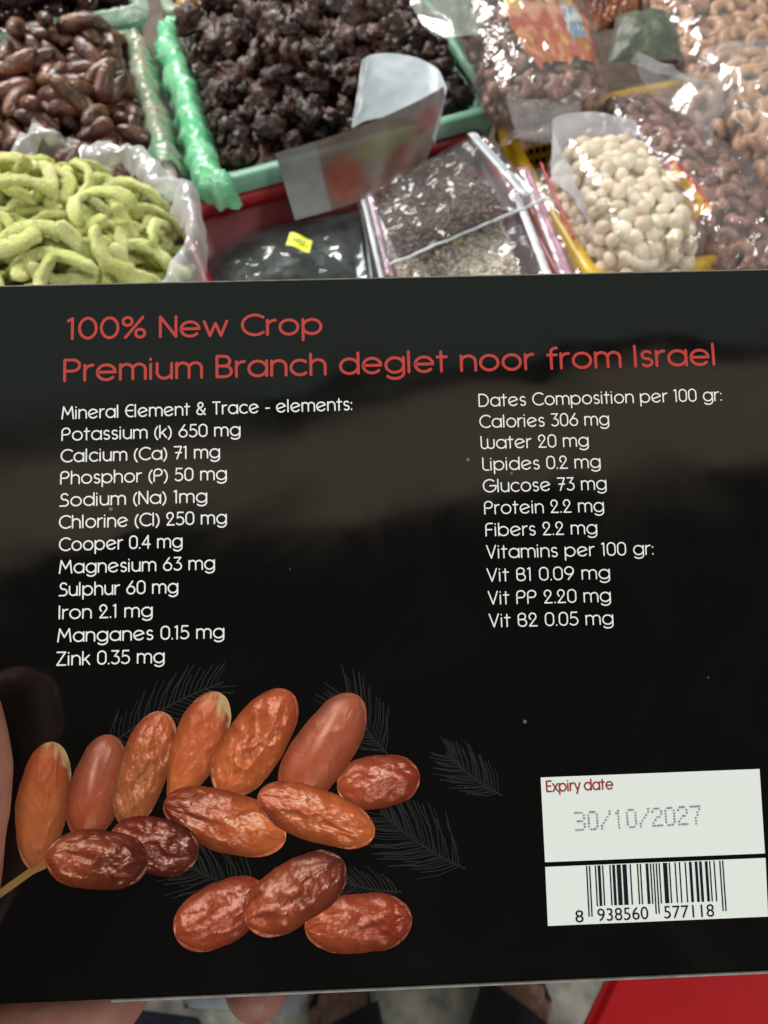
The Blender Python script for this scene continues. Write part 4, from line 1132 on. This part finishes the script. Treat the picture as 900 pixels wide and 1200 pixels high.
def flakes(name, o_c4, th, n, size, mats, label, cat, seed, inset_=.06, thin=.35):
    """loose filling nobody could count: many small flakes over a lumpy body"""
    r = random.Random(seed); c4 = [Vector(p) for p in o_c4]; cc = sum(c4, Vector()) / 4
    c4 = [cc + (p - cc) * (1 - inset_) for p in c4]
    nn = (c4[1] - c4[0]).cross(c4[3] - c4[0]).normalized(); b = MB()
    N_ = 36; P_ = []
    def top(u, v):
        q = c4[0].lerp(c4[1], u).lerp(c4[3].lerp(c4[2], u), v)
        h = max(0, 16 * u * (1 - u) * v * (1 - v)) ** .4
        return q + nn * (th * h * (.85 + .5 * mnoise.noise(q * 40)))
    b.grid([top(i / N_, j / N_) for j in range(N_ + 1) for i in range(N_ + 1)], N_ + 1, N_ + 1)
    nb = len(b.f)
    idx = []
    for k in range(n):
        u, v = r.uniform(.02, .98), r.uniform(.02, .98); p = top(u, v) + nn * r.uniform(-.0005, .0012)
        R_ = Matrix.Rotation(r.uniform(0, 6.28), 3, 'Z') @ Matrix.Rotation(r.uniform(-.6, .6), 3, 'X') @ Matrix.Rotation(r.uniform(-.6, .6), 3, 'Y')
        s = size * r.uniform(.6, 1.4); a, c_, t = s, s * r.uniform(.5, .8), s * thin
        vv = [(a, 0, 0), (a * .5, c_, 0), (-a * .5, c_ * .9, 0), (-a, 0, 0), (-a * .5, -c_, 0), (a * .5, -c_ * .9, 0), (0, 0, t)]
        b.add([p + R_ @ Vector(q) for q in vv], [(0, 1, 6), (1, 2, 6), (2, 3, 6), (3, 4, 6), (4, 5, 6), (5, 0, 6)])
        idx += [r.randrange(len(mats))] * 6
    o = wobj(name, b.v, b.f, mats[0], None, False)
    for m in mats[1:]: o.data.materials.append(m)
    o.data.polygons.foreach_set('material_index', [0] * nb + idx)
    return tag(o, label, cat, kind='stuff')
M['dark_fill'] = mat('dark_fill', (.022, .02, .02), (.010, .009, .010), .35, 50, .6, 90, .004)
M['oat'] = mat('oat', (.72, .64, .50), (.60, .50, .36), .7, 300)
M['oat_pale'] = mat('oat_pale', (.82, .77, .66), (.72, .66, .54), .7, 300)
M['oat_dark'] = mat('oat_dark', (.38, .27, .15), (.28, .18, .09), .7, 300)
M['chop'] = mat('chop', (.10, .055, .04), (.05, .026, .02), .5, 300)
M['chop_red'] = mat('chop_red', (.16, .065, .04), (.09, .035, .025), .5, 300)
M['chop_pale'] = mat('chop_pale', (.22, .15, .115), (.13, .08, .06), .55, 300)
M['pouch_film'] = film('pouch_film', .05, (.86, .87, .90), .30, .09, 1.0, 24, .009)
M['pouch_grey'] = film('pouch_grey', .10, (.72, .80, .80), .55, .15, .9, 14, .014)
M['zip'] = mat('zip', (.70, .74, .76), (.58, .62, .66), .35, 60)
M['zip_pink'] = mat('zip_pink', (.60, .42, .50), (.66, .58, .64), .3, 120)
M['film_pink'] = film('film_pink', .45, (.72, .50, .60), .6, .12, .8, 60, .004)
M['zip_red'] = mat('zip_red', (.55, .04, .07), (.45, .03, .05), .35, 60)
M['sticker_yellow'] = mat('sticker_yellow', (.76, .82, .02), (.68, .76, .02), .5, 90)
def strip_on(name, root, a, b_, w, m, lift=.0015, n=24, seed=0, amp=.0015):
    a, b_ = Vector(a), Vector(b_); d = (b_ - a).normalized(); s = d.cross(Vector((0, 0, 1))).normalized(); P_ = []
    for k in range(n + 1):
        q = a.lerp(b_, k / n) + Vector((0, 0, lift + amp * mnoise.noise(Vector((k * .5, seed, 0)))))
        P_ += [q - s * w / 2 - Vector((0, 0, .0006)), q - s * w / 2 + Vector((0, 0, .0006)), q + s * w / 2 + Vector((0, 0, .0006)), q + s * w / 2 - Vector((0, 0, .0006))]
    b = MB(); b.grid(P_, 4, n + 1, True); b.f += [(3, 2, 1, 0), tuple(4 * n + q for q in range(4))]
    return wobj(name, b.v, b.f, m, root)
# grey zip bag with the yellow sticker
K4 = [at(252, 358, .915), at(440, 358, .915), at(424, 246, .935), at(240, 290, .928)]
cushion('dark_filling', [K4[0].lerp(K4[2], .07), K4[1].lerp(K4[3], .07), K4[2].lerp(K4[0], .12), K4[3].lerp(K4[1], .12)], .013, M['dark_fill'], 'black filling inside the grey zip bag', 'dried fruit', .004, 28, 'stuff')
kb = cushion('zip_bag', K4, .020, M['pouch_grey'], 'flat grey zip bag of dark fruit with a small yellow sticker', 'bag', .006, 22, None, None, 60)
strip_on('seam', kb, K4[1].lerp(K4[2], .02), K4[1].lerp(K4[2], .98), .0016, M['zip'])
S4 = [at(335, 287, .9545), at(362, 295, .9555), at(366, 281, .9565), at(340, 272, .9555)]
b = MB(); P_ = [S4[0].lerp(S4[1], i / 6).lerp(S4[3].lerp(S4[2], i / 6), j / 4) + Vector((0, 0, .0012 * math.sin(i * .9))) for j in range(5) for i in range(7)]
b.grid(P_, 7, 5); k = len(b.v); b.grid([q - Vector((0, 0, .0006)) for q in P_], 7, 5)
wobj('sticker', b.v, b.f, M['sticker_yellow'], kb)
b = MB()
for i0, w_ in ((.2, .12), (.36, .1), (.52, .14), (.7, .1)):
    pp = [S4[0].lerp(S4[1], u).lerp(S4[3].lerp(S4[2], u), v) + Vector((0, 0, .0017)) for u, v in ((i0, .36), (i0 + w_, .36), (i0 + w_, .62), (i0, .62))]
    b.add(pp, [(0, 1, 2, 3)])
M['sticker_ink'] = mat('sticker_ink', (.36, .40, .02), (.3, .34, .02), .5, 90)
wobj('faded_print', b.v, b.f, M['sticker_ink'], kb)
# oat bag, and the bag of chopped brown fruit lying on it
O4 = [at(444, 352, .935), at(704, 352, .967), at(636, 196, .982), at(418, 236, .955)]
OF = [O4[0].lerp(O4[1], .07), O4[0].lerp(O4[1], .72), O4[3].lerp(O4[2], .72), O4[3].lerp(O4[2], .07)]
flakes('oat_flakes', OF, .014, 4200, .0021, [M['oat'], M['oat_pale'], M['oat_dark']], 'pale flakes filling the lower zip bag', 'oats', 4)
ob = cushion('zip_bag', O4, .019, M['pouch_film'], 'zip bag of pale flakes under the bag of chopped brown fruit', 'bag', .003, 36, None, None, 60)
def on(c4, u, v, h): 
    return c4[0].lerp(c4[1], u).lerp(c4[3].lerp(c4[2], u), v) + Vector((0, 0, h))
strip_on('zip_strip', ob, on(O4, .03, 0, .008), on(O4, .03, .98, .006), .0045, M['zip'])
strip_on('side_seam', ob, on(O4, .065, .1, .012), on(O4, .065, .98, .008), .006, M['film_pink'])
strip_on('zip_strip', ob, on(O4, .76, 0, .019), on(O4, .76, .62, .019), .006, M['zip'])
strip_on('zip_strip', ob, on(O4, .86, 0, .012), on(O4, .86, .9, .013), .010, M['film_pink'])
strip_on('red_line', ob, on(O4, .965, .35, .009), on(O4, .965, .95, .009), .0018, M['zip_red'])
b = MB(); q0 = [at(531, 283, .972), at(540, 281, .972), at(543, 272, .972), at(533, 276, .972)]; b.add(q0, [(0, 1, 2, 3)]); b.add([q - Vector((0, 0, .0006)) for q in q0], [(3, 2, 1, 0)])
wobj('sticker', b.v, b.f, M['sticker_yellow'], ob)
C4 = [at(456, 314, .972), at(640, 236, .990), at(568, 158, 1.0), at(424, 230, .984)]
CF = [C4[0].lerp(C4[1], .05), C4[0].lerp(C4[1], .80), C4[3].lerp(C4[2], .76), C4[3].lerp(C4[2], .04)]
flakes('chopped_fruit', CF, .011, 3000, .0021, [M['chop'], M['chop_red'], M['chop'], M['chop_pale']], 'chopped brown fruit filling the upper zip bag', 'dried fruit', 5)
cb = cushion('zip_bag', C4, .015, M['pouch_film'], 'zip bag of chopped brown fruit lying askew on the pale flakes', 'bag', .0055, 40, None, None, 60, .5, 3)
strip_on('zip_strip', cb, on(C4, .86, .02, .010), on(C4, .86, .98, .008), .0055, M['zip'])
strip_on('zip_strip', cb, on(C4, .90, .02, .008), on(C4, .90, .98, .006), .0016, M['zip'])
strip_on('seam', cb, on(C4, 0, .005, .001), on(C4, 1, .005, .001), .0016, M['zip'])

# curled printed pouch standing in the tray
def colP(i, j):
    x, y = i * 2.2, j * 1.2
    n1 = mnoise.noise(Vector((x * 2.6, y * 2.6, 3))); n2 = mnoise.noise(Vector((x * 7, y * 7, 8)))
    if i < .24: return (.20 + .04 * n2, .21 + .04 * n2, .21 + .04 * n2)
    base = np.array((.15, .115, .10))
    for cx, cy, rx, ry, cc in ((.36, .36, .13, .36, (.20, .062, .042)), (.86, .66, .13, .17, (.18, .055, .045)), (.58, .62, .18, .2, (.15, .14, .075)), (.62, .14, .3, .16, (.17, .085, .06)), (.72, .38, .1, .14, (.16, .075, .055))):
        w_ = min(1, max(0, 1.5 - 1.3 * (((i - cx) / rx) ** 2 + ((j - cy) / ry) ** 2 + .5 * n1))); base = base * (1 - w_) + np.array(cc) * w_
    f = 1 + .35 * n1 + .2 * n2
    return tuple(float(q * f) for q in base)
def pouch_print():
    m, nt, N, L, B = nt_of('pouch_print')
    a = N.new('ShaderNodeVertexColor'); a.layer_name = 'print'; L.new(a.outputs[0], B.inputs['Base Color']); B.inputs['Roughness'].default_value = .3; B.inputs['Alpha'].default_value = .95
    return m
M['pouch_print'] = pouch_print()
M['pouch_inside'] = mat('pouch_inside', (.62, .68, .74), (.50, .56, .64), .28, 30, .2, 40, .004)
pr_ = empty('curled_pouch', camP(420, 245, .645)); tag(pr_, 'curled empty pouch with a brown printed front, open to its bluish white inside', 'pouch')
A_ = [[camP(322, 180, .625), camP(372, 165, .612), camP(430, 145, .602), camP(490, 118, .604), camP(522, 100, .622)],
      [camP(333, 215, .640), camP(380, 205, .625), camP(432, 188, .614), camP(480, 165, .616), camP(513, 148, .632)],
      [camP(346, 258, .648), camP(390, 246, .634), camP(430, 232, .626), camP(466, 214, .628), camP(498, 193, .640)]]
rows = [A_[2], A_[1], A_[0]]
g = [spline(r, 60) for r in rows]; P_ = []; C_ = []
for j in range(41):
    for i in range(61):
        q = spline([g[k][i] for k in range(3)], 40)[j]; P_.append(q); C_.append(colP(i / 60, j / 40))
b = MB(); b.grid(P_, 61, 41)
fo = wobj('front_panel', b.v, b.f, M['pouch_print'], pr_)
a_ = fo.data.color_attributes.new('print', 'FLOAT_COLOR', 'POINT'); a_.data.foreach_set('color', np.array([(*q, 1) for q in C_], np.float32).ravel())
sheet('back_panel', [[camP(523, 103, .618), camP(514, 83, .622), camP(492, 70, .628), camP(462, 63, .632), camP(436, 64, .632), camP(424, 70, .628)],
                     [camP(518, 130, .626), camP(508, 112, .628), camP(486, 100, .632), camP(458, 96, .634), camP(432, 98, .634), camP(419, 104, .630)],
                     [camP(508, 170, .634), camP(500, 150, .634), camP(480, 140, .636), camP(452, 138, .638), camP(428, 142, .636), camP(412, 150, .632)]], M['pouch_inside'], 40, 24, .0015, 40, pr_)

# ---------------------------------------------------------------- the hand that holds the carton
def skin_mat(name, c1, c2):
    return mat(name, c1, c2, .5, 130, .25, 900, .0006, sss=.2, spec=.4)
M['skin'] = skin_mat('skin', (.31, .14, .105), (.25, .105, .08))
M['nail'] = mat('nail', (.55, .36, .32), (.48, .30, .26), .25, 200)
def fuse(name, mb, m, voxel, smooth=3, it_scale=1.0, parent=None, origin=None):
    """one continuous surface from overlapping limb volumes"""
    o = Vector(origin) if origin else Vector((0, 0, 0))
    me = mesh(name, [v - o for v in mb.v], mb.f, m)
    ob_ = bpy.data.objects.new(name, me); col.objects.link(ob_)
    r = ob_.modifiers.new('r', 'REMESH'); r.mode = 'VOXEL'; r.voxel_size = voxel; r.use_smooth_shade = True
    s = ob_.modifiers.new('s', 'SMOOTH'); s.factor = .5; s.iterations = smooth
    dg_ = bpy.context.evaluated_depsgraph_get()
    me2 = bpy.data.meshes.new_from_object(ob_.evaluated_get(dg_)); me2.name = name
    bpy.data.objects.remove(ob_)
    me2.materials.clear(); me2.materials.append(m)
    me2.polygons.foreach_set('use_smooth', [True] * len(me2.polygons))
    out = bpy.data.objects.new(name, me2); col.objects.link(out); out.location = o
    if parent: out.parent = parent
    return out
h = MB()
def chain(pts, rad, n=8): h.tube(spline([camP(*p) for p in pts], n), [lerp_list(rad, k / n) for k in range(n + 1)], 14)
def lerp_list(r, t):
    x = t * (len(r) - 1); i = min(int(x), len(r) - 2); return lerp(r[i], r[i + 1], x - i)
chain([(-45, 838, .1605), (-45, 905, .1600), (-49, 985, .1610), (-76, 1090, .167), (-130, 1200, .182)], [.0080, .0101, .0092, .0115, .014], 12)      # thumb
chain([(-130, 1200, .186), (-190, 1260, .20), (-300, 1420, .23), (-380, 1560, .26)], [.016, .026, .027, .026], 8)       # ball of the thumb to wrist
chain([(-110, 1170, .225), (-190, 1260, .22), (-300, 1420, .24)], [.016, .022, .026], 8)
chain([(-90, 1225, .205), (-180, 1290, .215), (-300, 1420, .235)], [.014, .020, .026], 8)
chain([(-100, 1225, .196), (-20, 1205, .186), (60, 1188, .183), (118, 1178, .184), (140, 1160, .187)], [.0118, .0105, .0094, .0088, .0078], 14)   # little finger under the edge
chain([(-110, 1200, .212), (0, 1162, .206), (110, 1140, .204), (215, 1120, .203), (285, 1128, .198), (301, 1158, .190)], [.0118, .0102, .0094, .0090, .0087, .0080], 18)   # ring finger, its tip bent down
chain([(-120, 1160, .226), (-20, 1080, .236), (120, 1040, .238), (220, 1030, .236)], [.0115, .0105, .0092, .0082], 14)   # middle and index fingers flat behind the carton
chain([(-125, 1120, .228), (-20, 1000, .236), (100, 940, .238), (190, 915, .236)], [.0115, .0105, .0092, .0082], 14)
chain([(-380, 1560, .26), (-520, 1800, .34), (-620, 1900, .46)], [.027, .032, .040], 8)      # forearm
hand = fuse('person', h, M['skin'], .0016, 4, origin=camP(-200, 1260, .21))
tag(hand, 'hand gripping the black carton from the left, thumb in front', 'person')
b = MB(); b.tube([camP(-64, 844, .1525), camP(-66, 886, .1512)], [.0055, .0065], 12, True, .35, tuple(-FW)); wobj('thumb_nail', b.v, b.f, M['nail'], hand)

# ---------------------------------------------------------------- the person standing below, seen at the feet
M['skin_foot'] = skin_mat('skin_foot', (.40, .235, .19), (.30, .165, .13))
M['trousers'] = mat('trousers', (.018, .024, .045), (.010, .013, .026), .85, 40, .5, 300, .002)
M['strap'] = mat('strap', (.022, .026, .03), (.012, .014, .017), .55, 60, .4, 400, .001)
M['sole'] = mat('sole', (.014, .014, .016), (.02, .02, .022), .7, 60)
f = MB()
def foot(mb, x, y, yaw, sg):
    """x, y: where the middle toe ends; toes point along yaw; sg = +1: little toe to the right"""
    R_ = Matrix.Rotation(yaw, 3, 'Z'); o = Vector((x, y, .022))
    L = lambda a, b_, c: o + R_ @ Vector((a * sg, b_, c))
    mb.tube([L(0, -.225, .012), L(0, -.17, .018), L(.002, -.11, .020), L(0, -.06, .012)], [.026, .028, .033, .036], 14)
    mb.tube([L(-.020, -.09, .016), L(-.022, -.05, .010)], [.024, .021], 12); mb.tube([L(.022, -.09, .010), L(.024, -.06, .006)], [.020, .017], 12)
    for k, (dx, l, r_) in enumerate(((-.032, .002, .0125), (-.012, .006, .0090), (.005, .000, .0086), (.021, -.010, .0082), (.036, -.024, .0078))):
        mb.tube([L(dx * .8, -.058 + l * .4, .008), L(dx, -.026 + l, .011), L(dx * 1.05, -.004 + l, .002)], [r_ * 1.05, r_ * .95, r_], 10)
    mb.tube([L(0, -.205, .015), L(0, -.200, .07), L(0, -.215, .16)], [.030, .032, .036], 14)
    return L(0, -.215, .16)
FT = [(-.072, .080, math.radians(14), -1), (.214, .094, math.radians(-24), 1)]
kn = []
for x, y, yaw, sg in FT: kn.append(foot(f, x, y, yaw, sg))
hips = [Vector((-.02, -.24, .86)), Vector((.16, -.24, .86))]
for a, hp_ in zip(kn, hips):
    knee = a.lerp(hp_, .46) + Vector((0, .035, 0))
    f.tube(spline([a, a.lerp(knee, .5) + Vector((0, -.015, 0)), knee, knee.lerp(hp_, .6), hp_], 12), [lerp_list([.036, .056, .058, .074, .085], k / 12) for k in range(13)], 16)
f.tube([hips[0], (hips[0] + hips[1]) / 2 + Vector((0, 0, .04)), hips[1]], [.095, .11, .095], 16)
legs = fuse('person', f, M['skin_foot'], .0035, 2, origin=Vector((.07, -.1, 0)))
tag(legs, 'person standing on the concrete in dark strapped sandals, only the toes in view', 'person')
t_ = MB()
for a, hp_ in zip(kn, hips):
    knee = a.lerp(hp_, .46) + Vector((0, .035, 0))
    t_.tube(spline([a.lerp(knee, .05), a.lerp(knee, .5) + Vector((0, -.015, 0)), knee, knee.lerp(hp_, .6), hp_], 12), [lerp_list([.062, .074, .076, .090, .104], k / 12) for k in range(13)], 18)
t_.tube([hips[0], (hips[0] + hips[1]) / 2 + Vector((0, 0, .05)), hips[1]], [.110, .125, .110], 18)
fuse('trousers', t_, M['trousers'], .006, 3, parent=None, origin=Vector((.07, -.1, 0))).parent = legs
for o_t in [o for o in col.objects if o.name.startswith('trousers')]: o_t.location = (0, 0, 0)
for x, y, yaw, sg in FT:
    R_ = Matrix.Rotation(yaw, 3, 'Z'); o0 = Vector((x, y, 0)); L = lambda a, b_, c: o0 + R_ @ Vector((a * sg, b_, c))
    b = MB(); out = [(-.046, .006), (-.02, .020), (.012, .014), (.044, -.018), (.048, -.07), (.036, -.14), (.034, -.20), (.02, -.245), (-.02, -.245), (-.034, -.20), (-.034, -.13), (-.046, -.07)]
    n = len(out)
    b.v = [L(p[0], p[1], .003) for p in out] + [L(p[0], p[1], .014) for p in out]
    b.f = [tuple(range(n))[::-1], tuple(range(n, 2 * n))] + [(i, (i + 1) % n, n + (i + 1) % n, n + i) for i in range(n)]
    sole = wobj('sandal_sole', b.v, b.f, M['sole'], legs, False)
    P_ = []
    for j in range(9):
        for i in range(21):
            a = math.pi * i / 20; yy = lerp(-.105, -.036 - .020 * (math.cos(a) * -1 + 1) / 2, j / 8)
            P_.append(L(-.057 * math.cos(a), yy, .010 + .080 * math.sin(a) ** .6 * lerp(1.05, .74, j / 8)))
    b = MB(); b.grid(P_, 21, 9); k = len(b.v)
    wobj('sandal_strap', b.v, b.f, M['strap'], legs)

# red plastic stool by the feet, and the flat pieces on the floor
M['stool'] = mat('stool_red', (.40, .005, .009), (.35, .0045, .008), .55, 12, .05, 60, spec=.15)
st = empty('red_stool', (.372, -.030, 0)); tag(st, 'plain bright red plastic stool below the right corner of the carton', 'stool')
sr = Matrix.Rotation(math.radians(-36), 3, 'Z')
b = bmesh.new(); bmesh.ops.create_cube(b, size=1)
for v in b.verts: v.co = Vector((v.co.x * .34, v.co.y * .34, v.co.z * .03))
bmesh.ops.bevel(b, geom=list(b.edges), offset=.008, segments=3, affect='EDGES')
for v in b.verts: v.co = sr @ v.co + Vector((0, 0, .435))
me = bpy.data.meshes.new('seat'); b.to_mesh(me); b.free(); me.materials.append(M['stool']); seat = obj('seat', me, st)
for sx in (-1, 1):
    for sy in (-1, 1):
        b = MB(); b.tube([sr @ Vector((sx * .17, sy * .17, .012)), sr @ Vector((sx * .14, sy * .14, .418))], [.018, .016], 10); obj('leg', mesh('leg', b.v, b.f, M['stool']), st)
M['navy'] = mat('navy_cloth', (.016, .022, .045), (.010, .013, .025), .85, 60, .5, 200, .003)
M['greyblue'] = mat('grey_patch', (.30, .34, .37), (.22, .25, .28), .6, 30, .3, 60, .003)  # grey-blue of the flat patch on the floor
def flat_piece(name, pts, z, m, label, cat):
    c = [at(p[0], p[1], z) for p in pts]
    o = cushion(name, c, .004, m, label, cat, .002, 40, None, None, 20)
    return o
flat_piece('cloth', [(120, 1262, ), (262, 1240), (232, 1192), (160, 1183)], .012, M['navy'], 'dark navy cloth on the floor beside the bottom left fingers', 'cloth')
flat_piece('floor_patch', [(222, 1181), (350, 1190), (352, 1165), (215, 1165)], .010, M['greyblue'], 'flat grey patch on the floor just below the carton', 'sheet')
